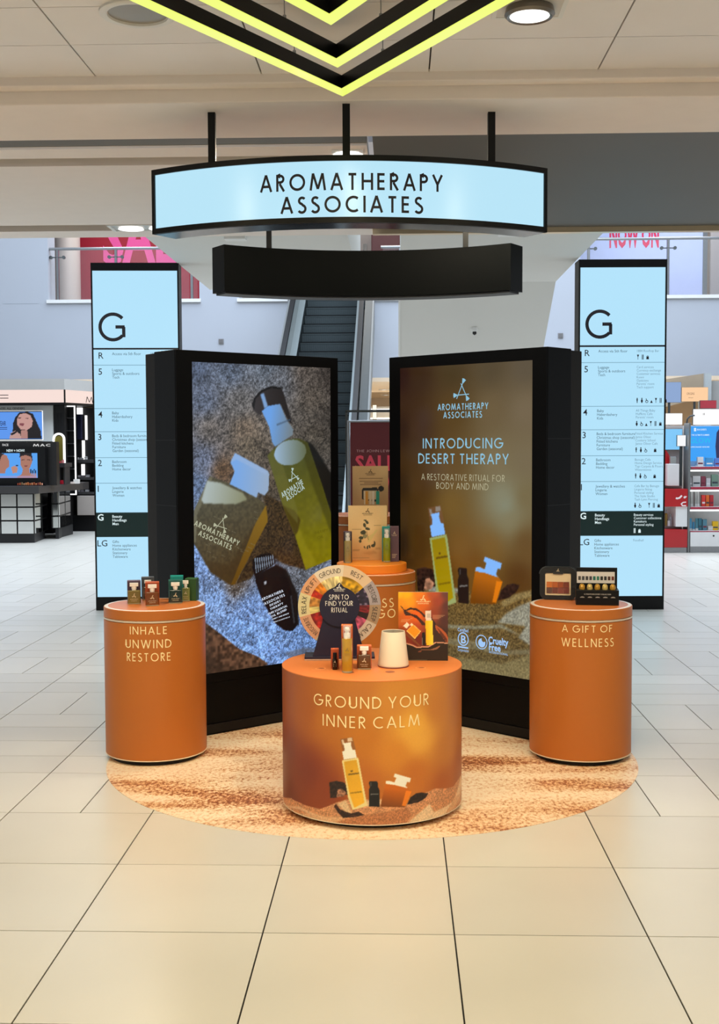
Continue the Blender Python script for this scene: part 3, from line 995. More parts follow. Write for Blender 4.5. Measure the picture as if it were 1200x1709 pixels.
# ------------------------------------------------------------------ round plinths
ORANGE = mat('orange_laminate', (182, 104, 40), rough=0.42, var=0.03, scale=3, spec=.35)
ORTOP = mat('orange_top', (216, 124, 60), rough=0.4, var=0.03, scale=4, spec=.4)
CREAMINK = mat('cream_vinyl_letter', (252, 226, 168), rough=0.5)
RIMW = mat('pale_edge_trim', (240, 220, 190), rough=0.4)
def plinth(label, c, R, H, lines=None, seg=96, rim=.006):
    T = thing('round_plinth', label, 'plinth', (c.x, c.y, 0), YAW + math.atan2(-(c.dot(Vector((math.cos(YAW), math.sin(YAW), 0)))), c.dot(FWD)) * 0.0, group='round orange plinths')
    MB().lathe([(R - .03, .002), (R - .03, .027)], seg).build('base', BLACK, T, smooth=True)
    MB().lathe([(R - .004, .0265), (R + .001, .0272), (R + .001, .030), (R - .0005, .031)], seg).build('base_trim', RIMW, T, smooth=True)
    MB().lathe([(R - .004, .031), (R, .033), (R, H - .062), (R - .004, H - .060)], seg).build('body', ORANGE, T, smooth=True)
    MB().lathe([(R - .004, H - .060), (R + .002, H - .058), (R + .002, H - .051), (R - .004, H - .049)], seg).build('ring_trim', mat('satin_ring', (222, 204, 182), rough=.3, metal=.3), T, smooth=True)
    MB().lathe([(R - .004, H - .049), (R, H - .047), (R, H - .004), (R - .003, H - .001)], seg).build('lid', ORANGE, T, smooth=True)
    MB().lathe([(R - .003, H - .001), (R - .005, H), (R - rim, H)], seg).build('top_edge', mat('white_top_rim', (246, 236, 228), rough=.3), T, smooth=True)
    MB().lathe([(R - rim, H - .002), (R - rim, H + .0004), (0, H + .0004)], seg).build('top', ORTOP, T, smooth=True)
    if lines:
        S = Cyl(TMAT[T.name], R)
        ink = []
        for txt, x0, x1, y0, y1 in lines:
            (ua, va), (ub, vb) = S.uv(x0, (y0 + y1) / 2), S.uv(x1, (y0 + y1) / 2)
            um, vt = S.uv((x0 + x1) / 2, y0)
            _, vb2 = S.uv((x0 + x1) / 2, y1)
            decal('lettering', S, caps(txt, vt - vb2, .12, .26, cx=(ua + ub) / 2, cy=(vt + vb2) / 2, width=ub - ua), CREAMINK, T, label='cream capital lettering')
    return T
def pl_center(px, py, R):
    f = floor_pt(px, py)
    return f + (f - Vector((0, 0, 0))).normalized() * R
RL = 0.2475
HL = 0.752
CL = pl_center(262, 1281, RL)
CRT = pl_center(967.5, 1281.5, RL)
PL = plinth('tall orange plinth lettered inhale unwind restore, with small flasks and cartons on top', CL, RL, HL,
            [('INHALE', 217, 279, 1046, 1059), ('UNWIND', 210, 286, 1068, 1082), ('RESTORE', 212, 285, 1090, 1104)], rim=.021)
PR = plinth('tall orange plinth lettered a gift of wellness, with two black cases on top', CRT, RL, HL,
            [('A GIFT OF', 938, 1022, 1044, 1056), ('WELLNESS', 937, 1024, 1066, 1080)], rim=.021)
RB = 0.24
CB = cam_frame((620 - 600) / 2000 * 6.58, 6.58 - .02)
HB = 0.842
PB = plinth('orange plinth behind the spinning wheel carrying a low round riser', CB, RB, HB,
            [('WELLNESS', 562, 657, 999, 1014), ('ON THE GO', 558, 660, 1017, 1032)])
o = MB().lathe([(.19, 0), (.192, .002), (.192, .042), (.19, .044), (0, .044)], 72).build('riser', mat('amber_riser', (240, 140, 36), rough=.4), smooth=True)
o.location = (CB.x + .0, CB.y + .01, HB + .0008)
tag(o, 'low amber orange disc riser standing on the rear plinth', 'riser')
CK = cam_frame(.05, 7.48)
HK = 1.10
PK = plinth('tallest orange plinth hidden behind the others between the two screens', CK, .25, HK)

# front plinth with the printed wrap
RF, HF = 0.381, 0.607
CFp = pl_center(621.5, 1389, RF)
PF = thing('round_plinth', 'wide low orange plinth in front printed with bottles in desert sand', 'plinth', (CFp.x, CFp.y, 0), 0.0, group='round orange plinths')
MB().lathe([(RF - .05, .002), (RF - .05, .026)], 96).build('base', BLACK, PF, smooth=True)
MB().lathe([(RF - .003, .0255), (RF + .0012, .0262), (RF + .0012, .029), (RF - .002, .03)], 128).build('base_trim', RIMW, PF, smooth=True)
MB().lathe([(RF - .002, .03), (RF - .002, HF - .004)], 96).build('body', ORANGE, PF, smooth=True)
MB().lathe([(RF - .002, HF - .006), (RF + .001, HF - .004), (RF + .001, HF - .001), (RF - .002, HF), (0, HF)], 128).build('top', ORTOP, PF, smooth=True)
SF = Cyl(TMAT[PF.name], RF)
half = 1.75 * RF
pic = Picture(SF, -half, half, .03, HF - .004, 640, 300)
pic.field([(474, 1150, (150, 76, 36)), (476, 1250, (120, 44, 24)), (480, 1330, (108, 38, 26)), (510, 1180, (172, 92, 32)), (515, 1290, (128, 50, 26)), (545, 1200, (188, 108, 32)),
           (545, 1320, (140, 60, 26)), (600, 1150, (190, 114, 44)), (605, 1230, (196, 116, 30)), (610, 1310, (190, 104, 32)), (650, 1170, (205, 132, 48)), (690, 1215, (236, 170, 62)), (700, 1235, (236, 168, 64)),
           (660, 1260, (212, 132, 40)), (690, 1290, (196, 110, 34)), (730, 1180, (198, 122, 46)), (745, 1250, (196, 120, 44)), (765, 1160, (176, 102, 44)), (766, 1280, (164, 84, 36)), (740, 1310, (176, 92, 36))], 3.2)
bu = np.abs(pic.U) > RF * 1.62
pic.C[bu] = pic.C[bu] * .0 + np.array((160, 84, 36))
def C7(pts):   # crop of the wrap: 4.286 picture px per photo px
    return [(500 + x / 4.2857, 1220 + y / 4.2857) for x, y in pts]
sandtop = [(-140, 470), (-60, 480), (0, 512), (70, 540), (150, 556), (210, 535), (260, 512), (340, 488), (420, 492), (520, 486), (600, 484), (700, 500), (770, 520), (830, 490), (900, 440), (970, 410), (1050, 410), (1100, 396), (1130, 350), (1156, 305), (1185, 290), (1240, 420)]
S_ = (204, 142, 98)
pic.fill([SF.uv(*q) for q in C7(sandtop)] + [(RF * 1.8, .2), (RF * 1.8, 0.0), (-RF * 1.8, 0.0), (-RF * 1.8, .10)], S_, px=False, soft=1, grain=.22, cell=2, seed=5)
for poly, cl in (([(-120, 520), (0, 560), (90, 600), (200, 640), (260, 655), (180, 620), (60, 570), (0, 540)], (232, 196, 156)),
                 ([(0, 590), (120, 640), (250, 655), (330, 625), (300, 612), (200, 615), (100, 590)], (222, 176, 132)),
                 ([(270, 520), (330, 495), (350, 530), (372, 590), (330, 580)], (226, 196, 152)),
                 ([(470, 500), (600, 490), (590, 520), (480, 540)], (228, 196, 150)),
                 ([(780, 650), (850, 590), (930, 520), (960, 580), (1100, 500), (1060, 560), (1030, 620), (900, 660)], (240, 214, 172)),
                 ([(1030, 620), (1085, 520), (1150, 330), (1158, 400), (1110, 540), (1060, 625)], (226, 176, 128)),
                 ([(1115, 470), (1150, 320), (1160, 360), (1140, 450)], (240, 204, 162))):
    pic.fill(C7(poly), cl, alpha=.85, soft=4, grain=.12, cell=2, seed=9)
pic.fill(C7([(300, 640), (470, 600), (640, 575), (770, 545), (800, 600), (760, 660), (600, 690), (400, 700), (240, 680)]), (182, 116, 74), soft=3, grain=.22, cell=2, seed=3)
def trio(pic, f, white, glass, oil, amber, shine):
    """the three flasks of the artwork; f maps the poster's picture points to this surface"""
    q = lambda pts: [f(x, y) for x, y in pts]
    g = lambda x, y: f(x, y)
    bark = (38, 22, 16)
    pic.fill(q([(112, 1140), (150, 1128), (196, 1140), (212, 1180), (215, 1230), (170, 1235), (150, 1255), (118, 1255)]), bark, grain=.6, cell=3, seed=4)
    pic.fill(q([(150, 1250), (160, 1190), (180, 1185), (208, 1215), (190, 1245)]), (150, 105, 80), grain=.4, cell=3, seed=6)
    pic.fill(q([(540, 1305), (560, 1250), (590, 1222), (620, 1215), (658, 1222), (640, 1258), (600, 1290)]), bark, grain=.6, cell=3, seed=8)
    pic.fill(q([(172, 815), (240, 803), (258, 895), (185, 905)]), (120, 80, 60), alpha=.55)
    pic.fill(q([(178, 822), (190, 820), (196, 850), (186, 860)]), shine, alpha=.7)
    pic.fill(q([(212, 808), (236, 806), (240, 830), (214, 836)]), shine, alpha=.7)
    pic.fill(q([(188, 848), (233, 838), (231, 862), (241, 896), (254, 898), (264, 955), (192, 970), (183, 910), (196, 902), (194, 872)]), white)
    pic.fill(q([(181, 975), (270, 955), (275, 975), (300, 1160), (322, 1315), (240, 1345), (215, 1250), (195, 1080)]), glass)
    pic.fill(q([(192, 985), (262, 970), (284, 1120), (306, 1290), (250, 1330), (224, 1230), (204, 1090)]), oil, tuple(int(v * 1.12) for v in oil), g(200, 1000), g(300, 1250))
    pic.fill(q([(215, 1075), (275, 1066), (276, 1076), (217, 1086)]), (70, 50, 10), alpha=.7)
    pic.fill(q([(228, 1052), (240, 1050), (240, 1060), (230, 1062)]), (60, 40, 10), alpha=.8)
    pic.fill(q([(228, 1215), (290, 1204), (291, 1214), (229, 1224)]), (80, 60, 10), alpha=.5)
    pic.fill(q([(330, 1142), (335, 1132), (374, 1132), (380, 1145), (380, 1172), (388, 1195), (388, 1322), (332, 1318), (331, 1195), (336, 1175)]), (16, 14, 14))
    pic.fill(q([(338, 1140), (344, 1140), (344, 1170), (338, 1170)]), (90, 84, 80), alpha=.7)
    pic.fill(q([(340, 1225), (382, 1222), (382, 1230), (340, 1233)]), (150, 146, 140), alpha=.8)
    pic.fill(q([(425, 1130), (445, 1128), (530, 1165), (566, 1205), (530, 1324), (395, 1320), (400, 1275)]), amber, tuple(int(v * .62) for v in amber), g(480, 1190), g(460, 1320))
    pic.fill(q([(535, 1200), (566, 1207), (532, 1318), (512, 1312)]), tuple(min(255, int(v * 1.35)) for v in amber), alpha=.8)
    pic.fill(q([(425, 1130), (442, 1127), (530, 1163), (545, 1183), (500, 1168), (470, 1158), (422, 1150)]), white)
    pic.fill(q([(473, 1073), (562, 1108), (556, 1140), (541, 1136), (530, 1174), (468, 1152), (481, 1106), (467, 1098)]), white)
trio(pic, lambda cx, cy: (578 + (660 + cx * .3158 - 725) * .958, 1230.5 + (590 + cy * .3158 - 843.6) * .708), (250, 244, 226), (240, 220, 150), (222, 164, 36), (206, 104, 18), (255, 236, 210))
pic.fill(C7([(245, 540), (260, 520), (290, 560), (340, 580), (370, 590), (420, 575), (465, 600), (400, 615), (310, 622), (280, 590)]), (52, 26, 18), grain=.6, cell=3, seed=12)
pic.build('printed_wrap', attr_mat('plinth_print', gain=.95, rough=.42), PF, off=.0004)
ink = []
for txt, x0, x1, ym, hh in (('GROUND YOUR', 524, 715, 1171, 19.5), ('INNER CALM', 539, 700, 1204, 19.5)):
    (ua, va), (ub, vb) = SF.uv(x0, ym), SF.uv(x1, ym)
    _, v0 = SF.uv(620, ym - hh / 2 + 2)
    _, v1 = SF.uv(620, ym + hh / 2 + 2)
    decal('lettering', SF, caps(txt, v0 - v1, .105, .26, cx=(ua + ub) / 2, cy=(v0 + v1) / 2, width=ub - ua), CREAMINK, PF, off=.002, label='cream capital lettering')
# faint printed marks on the plinth top
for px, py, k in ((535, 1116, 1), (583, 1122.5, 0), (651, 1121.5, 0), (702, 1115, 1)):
    c_ = TMAT[PF.name].inverted() @ on_z(px, py, HF)
    mk, mkd = MB(), MB()
    if k:
        mk.add([(c_.x + a, c_.y + b, HF + .0012) for r in ring_polys(0, 0, .02, .004, 20) for a, b in r], [tuple(range(4 * i, 4 * i + 4)) for i in range(20)])
        mkd.add([(c_.x + a * 1.4 + .004, c_.y + b * .8 + .004, HF + .0014) for a, b in disc_poly(0, 0, .009, 12)[0]], [tuple(range(12))])
        mk.add([(c_.x - .035, c_.y - .034, HF + .0012), (c_.x + .035, c_.y - .034, HF + .0012), (c_.x + .035, c_.y - .03, HF + .0012), (c_.x - .035, c_.y - .03, HF + .0012)], [(0, 1, 2, 3)])
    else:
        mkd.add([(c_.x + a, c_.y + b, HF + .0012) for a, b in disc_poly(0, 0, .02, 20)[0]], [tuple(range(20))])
    if k:
        mk.build('top_print', mat('pale_print', (244, 170, 110)), PF)
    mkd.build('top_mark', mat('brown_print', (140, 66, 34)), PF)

# ------------------------------------------------------------------ two big double-sided screens
def kiosk(label, near, far, side):
    """near, far: floor points of the face's two ends; side +1 if the near end is on the viewer's right"""
    a, b = (near, far) if side < 0 else (far, near)
    ang = math.atan2(b.y - a.y, b.x - a.x)
    w = (b - a).length
    c = (a + b) / 2
    T = thing('screen_kiosk', label, 'digital screen', (c.x, c.y, 0), ang)
    H = 2.025
    hw = w / 2
    MB().box(-hw, hw, 0.0, .215, .0, H).build('casing', mat('kiosk_black', (4, 4, 5), rough=.4, var=.1, spec=.12), T, bevel=.004)
    s0, s1 = (-hw + .012, hw) if side < 0 else (-hw, hw - .012)
    MB().box(s0, s1, .22, .33, .0, H - .006).build('rear_casing', mat('kiosk_charcoal', (30, 29, 29), rough=.5, spec=.2), T, bevel=.004)
    MB().box(-hw + .003, hw - .003, -.012, 0, .012, .06).build('base_ledge', BLACK, T)
    for z in (1.56, 1.22):
        xs = (-hw - .001, -hw) if side < 0 else (hw, hw + .001)
        MB().box(xs[0], xs[1], .002, .213, z, z + .004).build('seam', BLACK, T)
    return T, w, H
near, far = floor_pt(300, 1236.5), floor_pt(566, 1188)
KL, wL, HKI = kiosk('tall black screen on the left showing three bottles lying on sand', near, far, -1)
near, far = floor_pt(911, 1241), floor_pt(652, 1188.5)
KR, wR, _ = kiosk('tall black screen on the right showing brown advert with bottles and lettering', near, far, 1)
# bezels and pictures
SL_ = Plane(TMAT[KL.name], (0, -.004, 0))
SR_ = Plane(TMAT[KR.name], (0, -.004, 0))
def screen_rect(S, x0, y0, x1, y1):
    (u0, v1), (u1, v1b) = S.uv(x0, y0), S.uv(x1, y1)
    return u0, u1, (v1 + v1b) / 2
uL0, uL1, vL1 = screen_rect(SL_, 320, 603, 551, 615)
vL0 = (SL_.uv(346, 1124.5)[1] + SL_.uv(469, 1107)[1]) / 2
uR0, uR1, vR1 = screen_rect(SR_, 668, 615.5, 889, 600)
vR0 = (SR_.uv(770, 1116)[1] + SR_.uv(880, 1134)[1]) / 2
for T, S, (u0, u1, v0, v1), w in ((KL, SL_, (uL0, uL1, vL0, vL1), wL), (KR, SR_, (uR0, uR1, vR0, vR1), wR)):
    b = MB()
    b.box(-w / 2 + .002, u0, -.006, 0, v0 - .05, HKI - .002).box(u1, w / 2 - .002, -.006, 0, v0 - .05, HKI - .002)
    b.box(u0, u1, -.006, 0, v1, HKI - .002).box(u0, u1, -.006, 0, v0 - .05, v0)
    b.build('bezel', mat('kiosk_black', (4, 4, 5)), T)
    MB().box(-w / 2 + .002, w / 2 - .002, -.005, 0, .064, v0 - .052).build('lower_panel', mat('kiosk_black', (4, 4, 5)), T)
def CC(pts, ox):
    return [(ox + x * .31579, 590 + y * .31597) for x, y in pts]

# --- left picture: flasks lying on sand
pic = Picture(SL_, uL0, uL1, vL0, vL1, 250, 440)
o_ = 320
pts = []
for x, y, c_ in ((20, 60, (78, 90, 112)), (200, 90, (92, 104, 124)), (400, 70, (100, 110, 124)), (600, 80, (92, 84, 78)), (720, 100, (66, 60, 56)), (60, 250, (88, 98, 118)), (250, 260, (110, 108, 108)), (450, 130, (100, 104, 112)),
                 (640, 250, (94, 86, 78)), (720, 350, (62, 58, 54)), (100, 400, (104, 98, 94)), (280, 400, (112, 98, 84)), (660, 450, (78, 72, 64)), (60, 560, (104, 114, 138)), (300, 500, (100, 90, 76)), (160, 620, (98, 74, 52)), (420, 700, (84, 74, 62)),
                 (30, 700, (96, 116, 150)), (60, 1100, (120, 152, 206)), (130, 1300, (128, 164, 220)), (300, 1350, (120, 156, 216)), (420, 1500, (124, 164, 226)), (250, 1450, (126, 168, 232)), (600, 1500, (112, 148, 206)), (560, 1200, (100, 104, 112)), (450, 1580, (122, 162, 226)), (230, 1230, (90, 80, 70)), (620, 1620, (110, 140, 190))):
    q = CC([(x, y)], o_)[0]
    pts.append((q[0], q[1], c_))
pic.field(pts, 3.0)
n1 = vnoise(250, 440, 1.6, 1.6, 3) - .5
n2 = vnoise(250, 440, 4, 4, 4) - .5
n3 = vnoise(250, 440, 14, 14, 5) - .5
pic.C *= (.93 + .75 * n1 + .45 * n2 + .25 * n3)[..., None]
wh = (n1 > .36) & (pic.V < (vL0 + (vL1 - vL0) * .38))
pic.C[wh] = pic.C[wh] * .35 + np.array((188, 208, 240)) * .65
dk = ((n1 > .42) & (n2 > .1))
pic.C[dk] = (30, 22, 20)
def LF(pts, c, *a, **k):
    k.setdefault('soft', 1)
    if len(a) == 3:
        a = (a[0], CC([a[1]], o_)[0], CC([a[2]], o_)[0])
    pic.fill(CC(pts, o_), c, *a, **k)
LF([(600, 460), (640, 480), (740, 640), (740, 900), (690, 760)], (14, 14, 12), soft=5)
LF([(380, 740), (480, 790), (560, 980), (610, 1145), (480, 1110), (400, 1060), (310, 1190), (230, 1220), (390, 880)], (56, 42, 24), soft=4, grain=.5, cell=2, seed=31)
LF([(318, 270), (330, 235), (365, 195), (420, 172), (470, 180), (487, 215), (524, 345), (524, 372), (505, 345), (470, 268), (378, 300), (362, 326), (330, 305)], (50, 46, 48), (30, 27, 28), (330, 250), (500, 250))
LF([(318, 270), (330, 235), (365, 195), (420, 172), (470, 180), (470, 188), (420, 182), (372, 204), (338, 240), (328, 300)], (12, 12, 14))
LF([(362, 215), (380, 208), (402, 280), (384, 292)], (128, 170, 222), alpha=.9, soft=2)
LF([(370, 305), (400, 278), (465, 266), (482, 305), (502, 352), (536, 400), (532, 432), (500, 452), (440, 492), (424, 468), (410, 390)], (104, 158, 226), (112, 128, 140), (410, 380), (520, 400))
LF([(448, 372), (520, 345), (522, 353), (450, 382)], (70, 90, 112), alpha=.7)
LF([(400, 540), (430, 505), (500, 455), (560, 448), (612, 470), (690, 700), (740, 860), (740, 1085), (602, 1142), (545, 960), (480, 800)], (70, 74, 30), (122, 112, 4), (520, 560), (650, 1050), grain=.06, cell=6, seed=71)
LF([(560, 448), (612, 470), (690, 700), (740, 860), (740, 960), (640, 700)], (52, 50, 6), alpha=.55, soft=6)
LF([(560, 900), (600, 1000), (660, 1110), (602, 1142), (550, 970)], (150, 138, 30), alpha=.4, soft=5)
LF([(480, 800), (545, 830), (575, 880), (560, 940), (545, 960)], (70, 58, 8), soft=3)
LF([(400, 540), (430, 505), (470, 560), (560, 830), (560, 900), (480, 800)], (108, 106, 52), alpha=.45, soft=3)
el = [(520 + 86 * math.cos(k * .3142) * .98 + 10 * math.sin(k * .3142), 523 + 66 * math.sin(k * .3142) - 18 * math.cos(k * .3142)) for k in range(20)]
LF(el, (150, 178, 206), (96, 104, 78), (440, 520), (600, 520))
LF([(10, 835), (95, 648), (210, 690), (330, 745), (392, 800), (388, 830), (206, 1224), (100, 1156), (8, 1000)], (74, 70, 52), (70, 54, 26), (100, 800), (220, 1180), grain=.16, cell=3, seed=21)
LF([(10, 835), (95, 648), (110, 655), (28, 850), (22, 1000), (8, 1000)], (122, 120, 100), alpha=.6, soft=2)
LF([(206, 1224), (100, 1156), (60, 1090), (200, 1120), (330, 900), (350, 920)], (58, 42, 16), alpha=.6, soft=6)
LF([(50, 775), (80, 672), (150, 682), (272, 738), (292, 772), (232, 796), (62, 792)], (168, 180, 178), (132, 134, 104), (80, 720), (280, 770), soft=3)
LF([(392, 800), (402, 885), (228, 1220), (206, 1224), (335, 900)], (128, 96, 14), (96, 66, 10), (390, 860), (230, 1200))
for k in range(26):
    rs = random.Random(k)
    x, y = rs.uniform(40, 340), rs.uniform(830, 1080)
    if x - 20 < 390 - (y - 830) * .48:
        LF([(x, y), (x + 22, y + 9), (x + 22, y + 12), (x, y + 3)], (120, 114, 88), alpha=.6, soft=0)
LF([(200, 690), (226, 622), (204, 575), (228, 526), (402, 620), (409, 636), (405, 722), (386, 750), (350, 734), (342, 762), (266, 722)], (116, 164, 226), (146, 168, 196), (230, 640), (390, 660))
LF([(204, 575), (228, 526), (402, 620), (392, 640), (236, 560)], (150, 176, 214), alpha=.6, soft=2)
LF([(440, 1110), (500, 1140), (560, 1270), (566, 1440), (520, 1420)], (20, 18, 18), soft=4)
LF([(318, 1132), (325, 1085), (360, 1062), (410, 1054), (436, 1074), (442, 1108), (345, 1172), (334, 1182)], (10, 10, 12))
for k in range(9):
    x = 332 + k * 11.5
    LF([(x, 1082 - k * 2.2), (x + 4.5, 1080 - k * 2.2), (x + 11, 1158 - k * 6), (x + 7, 1161 - k * 6)], (150, 166, 186), alpha=.8, soft=0)
LF([(334, 1182), (345, 1166), (442, 1118), (480, 1138), (512, 1200), (540, 1330), (556, 1438), (532, 1466), (490, 1463), (440, 1425), (370, 1300), (336, 1205)], (8, 8, 12))
LF([(380, 1206), (394, 1200), (396, 1216), (384, 1222)], (220, 226, 236), alpha=.8)
LF([(520, 1280), (528, 1278), (546, 1420), (538, 1430)], (70, 74, 80), alpha=.6)
LF([(60, 1412), (150, 1480), (250, 1560), (350, 1600), (404, 1640), (380, 1656), (60, 1720)], (82, 58, 42), (50, 34, 26), (200, 1540), (100, 1690), grain=.55, cell=4, seed=41)
LF([(490, 1580), (600, 1552), (660, 1560), (640, 1600), (520, 1610)], (90, 96, 110), alpha=.7, soft=3)
pic.build('screen_picture', attr_mat('screen_print', screen=True, grain=.02, rough=.2), KL, off=.001)
SILVER = lit('pale_screen_ink', (176, 178, 150), 1.0)
WHITEINK = lit('white_screen_ink', (214, 222, 236), 1.0)
BLUEINK = lit('sky_screen_ink', (138, 190, 214), 1.0)
def tilted(S, ox, x0, y0, x1, y1, hpx, txt, wgt=.2, tr=.17):
    (a, b) = CC([(x0, y0), (x1, y1)], ox)
    (u0, v0), (u1, v1) = S.uv(*a), S.uv(*b)
    w = math.hypot(u1 - u0, v1 - v0)
    k = (S.uv(a[0], a[1])[1] - S.uv(a[0], a[1] + hpx * .316)[1])
    return caps(txt, k, wgt, tr, cx=(u0 + u1) / 2, cy=(v0 + v1) / 2, width=w, rot=math.atan2(v1 - v0, u1 - u0))
def emb(S, ox, x, y, hpx, rot=0.0, w=.06):
    q = CC([(x, y)], ox)[0]
    u, v = S.uv(*q)
    k = v - S.uv(q[0], q[1] + hpx * .316)[1]
    return emblem(u, v, k, w, rot)
for l_ in (tilted(SL_, o_, 14, 893, 250, 1004, 28, 'AROMATHERAPY'), tilted(SL_, o_, 36, 946, 210, 1026, 28, 'ASSOCIATES')):
    decal('lettering', SL_, l_, SILVER, KL, off=.002)
decal('emblem', SL_, emb(SL_, o_, 158, 898, 84, -.35, .045), SILVER, KL, off=.002)
ink = tilted(SL_, o_, 474, 750, 585, 675, 28, 'AROMATHE') + tilted(SL_, o_, 498, 768, 592, 702, 28, 'ASSOCIA') + emb(SL_, o_, 535, 644, 66, .35)
ink2 = tilted(SL_, o_, 368, 1300, 482, 1252, 14, 'AROMATHERA') + tilted(SL_, o_, 382, 1322, 490, 1274, 14, 'ASSOCIATES')
ink2 += tilted(SL_, o_, 411, 1331, 469, 1305, 11, 'DESERT') + tilted(SL_, o_, 413, 1351, 482, 1318, 11, 'THERAPY') + tilted(SL_, o_, 405, 1376, 504, 1331, 11, 'PURE ESSENTIAL') + tilted(SL_, o_, 417, 1391, 500, 1351, 11, 'OIL BLEND')
ink2 += tilted(SL_, o_, 425, 1404, 512, 1372, 7, 'PURIFY AND RENEW') + tilted(SL_, o_, 430, 1420, 518, 1390, 6, 'HUILE ESSENTIELLE')
decal('flask_print', SL_, ink, lit('faded_screen_ink', (176, 196, 190), 1.0), KL, off=.002)
decal('vial_print', SL_, ink2, WHITEINK, KL, off=.002)
decal('lettering', SL_, tilted(SL_, o_, 648, 950, 718, 930, 14, 'THERAPY', .1) + tilted(SL_, o_, 662, 975, 696, 964, 14, 'OIL', .1), lit('olive_screen_ink', (84, 76, 10), 1.0), KL, off=.002)

# --- right picture: brown glow, flasks in sand
pic = Picture(SR_, uR0, uR1, vR0, vR1, 230, 420)
o_ = 660
pts = []
for x, y, c_ in ((30, 120, (38, 12, 4)), (30, 400, (40, 18, 2)), (30, 700, (44, 22, 2)), (30, 1000, (38, 22, 6)), (120, 110, (52, 30, 4)), (120, 400, (62, 36, 2)), (120, 700, (72, 44, 4)), (120, 1000, (74, 46, 8)), (300, 80, (66, 50, 18)), (300, 300, (84, 60, 18)),
                 (300, 560, (96, 70, 26)), (300, 800, (112, 84, 34)), (350, 1020, (116, 80, 26)), (500, 70, (76, 62, 36)), (500, 300, (102, 84, 52)), (520, 560, (118, 104, 72)), (560, 760, (128, 126, 100)), (580, 800, (128, 132, 110)), (600, 880, (124, 116, 84)),
                 (500, 1020, (118, 86, 34)), (690, 60, (86, 74, 54)), (690, 300, (110, 94, 68)), (690, 560, (112, 98, 70)), (690, 760, (112, 98, 62)), (690, 1000, (96, 68, 24)), (650, 1180, (80, 50, 12)), (420, 1100, (110, 70, 16)), (250, 1150, (90, 56, 8))):
    q = CC([(x, y)], o_)[0]
    pts.append((q[0], q[1], c_))
pic.field(pts, 2.6)
sand = [(60, 1260), (170, 1240), (200, 1226), (330, 1240), (400, 1250), (420, 1310), (540, 1322), (620, 1275), (690, 1252), (740, 1246), (740, 1740), (0, 1740)]
pic.fill(CC(sand, o_), (104, 82, 42), (92, 80, 50), CC([(400, 1300)], o_)[0], CC([(400, 1650)], o_)[0], grain=.38, cell=1.7, seed=2)
for poly, cl, al in (([(540, 1420), (590, 1370), (660, 1330), (740, 1300), (740, 1560), (650, 1500), (690, 1440), (600, 1430)], (150, 152, 138), .85), ([(270, 1432), (420, 1440), (560, 1430), (680, 1500), (560, 1450), (420, 1456), (270, 1450)], (140, 140, 118), .8),
                     ([(270, 1500), (420, 1520), (560, 1570), (740, 1560), (740, 1590), (560, 1590), (400, 1560), (270, 1530)], (128, 124, 98), .6), ([(280, 1600), (450, 1620), (560, 1640), (740, 1580), (740, 1740), (400, 1740)], (132, 122, 84), .7),
                     ([(165, 1250), (200, 1228), (330, 1240), (340, 1262), (250, 1270)], (150, 160, 160), .7), ([(560, 1310), (640, 1268), (740, 1250), (740, 1280), (650, 1300), (570, 1340)], (140, 122, 78), .8)):
    pic.fill(CC(poly, o_), cl, alpha=al, soft=4, grain=.25, cell=1.7, seed=7)
trio(pic, lambda x, y: CC([(x, y)], 660)[0], (128, 182, 250), (150, 164, 104), (146, 124, 2), (176, 96, 6), (150, 150, 150))
pic.build('screen_picture', attr_mat('screen_print', screen=True), KR, off=.001)
def flat(S, ox, x0, x1, y0, y1, txt, wgt, tr):
    return tilted(S, ox, x0, y0, x1, y1, 0.001, txt, wgt, tr)
def line(x0, x1, y0, y1, hpx, txt, wgt=.12, tr=.16):
    """a level line of capitals: ends given as picture points"""
    a, b = CC([(x0, y0), (x1, y1)], 660)
    (u0, v0), (u1, v1) = SR_.uv(*a), SR_.uv(*b)
    m_ = ((a[0] + b[0]) / 2, (a[1] + b[1]) / 2)
    k = SR_.uv(m_[0], m_[1])[1] - SR_.uv(m_[0], m_[1] + hpx * .316)[1]
    return caps(txt, k, wgt, tr, cx=(u0 + u1) / 2, cy=(v0 + v1) / 2, width=u1 - u0)
decal('emblem', SR_, emb(SR_, 660, 352, 195, 104, 0, .045), BLUEINK, KR, off=.002)
for l_ in (line(224, 492, 283, 277, 34, 'AROMATHERAPY', .16, .22), line(254, 459, 326, 320, 34, 'ASSOCIATES', .16, .22), line(146, 571, 476, 472, 54, 'INTRODUCING', .125, .2), line(122, 600, 556, 556, 54, 'DESERT THERAPY', .125, .2)):
    decal('lettering', SR_, l_, BLUEINK, KR, off=.002, label='pale blue capital lettering')
for l_ in (line(138, 579, 653, 658, 34, 'A RESTORATIVE RITUAL FOR', .1, .2), line(217, 492, 698, 704, 34, 'BODY AND MIND', .1, .2)):
    decal('lettering', SR_, l_, lit('sand_screen_ink', (178, 172, 140), 1.0), KR, off=.002)
def fline(x, y, hpx, txt, wpx, bold=0.0):
    a = CC([(x, y), (x + wpx, y)], 660)
    (u0, v0), (u1, v1) = SR_.uv(*a[0]), SR_.uv(*a[1])
    k = v0 - SR_.uv(a[0][0], a[0][1] + hpx * .316)[1]
    return font_polys(txt, size=k * 1.4, width=u1 - u0, cx=u0, cy=v0, bold=bold)
uB, vB = SR_.uv(*CC([(359, 1508)], 660)[0])
kB = vB - SR_.uv(*CC([(359, 1544)], 660)[0])[1]
ink = ring_polys(uB, vB, kB * .92, kB * .16) + fline(348, 1508, 42, 'B', 26, .02) + fline(330, 1457, 18, 'Certified', 56, .01) + fline(330, 1562, 16, 'Corporation', 58) 
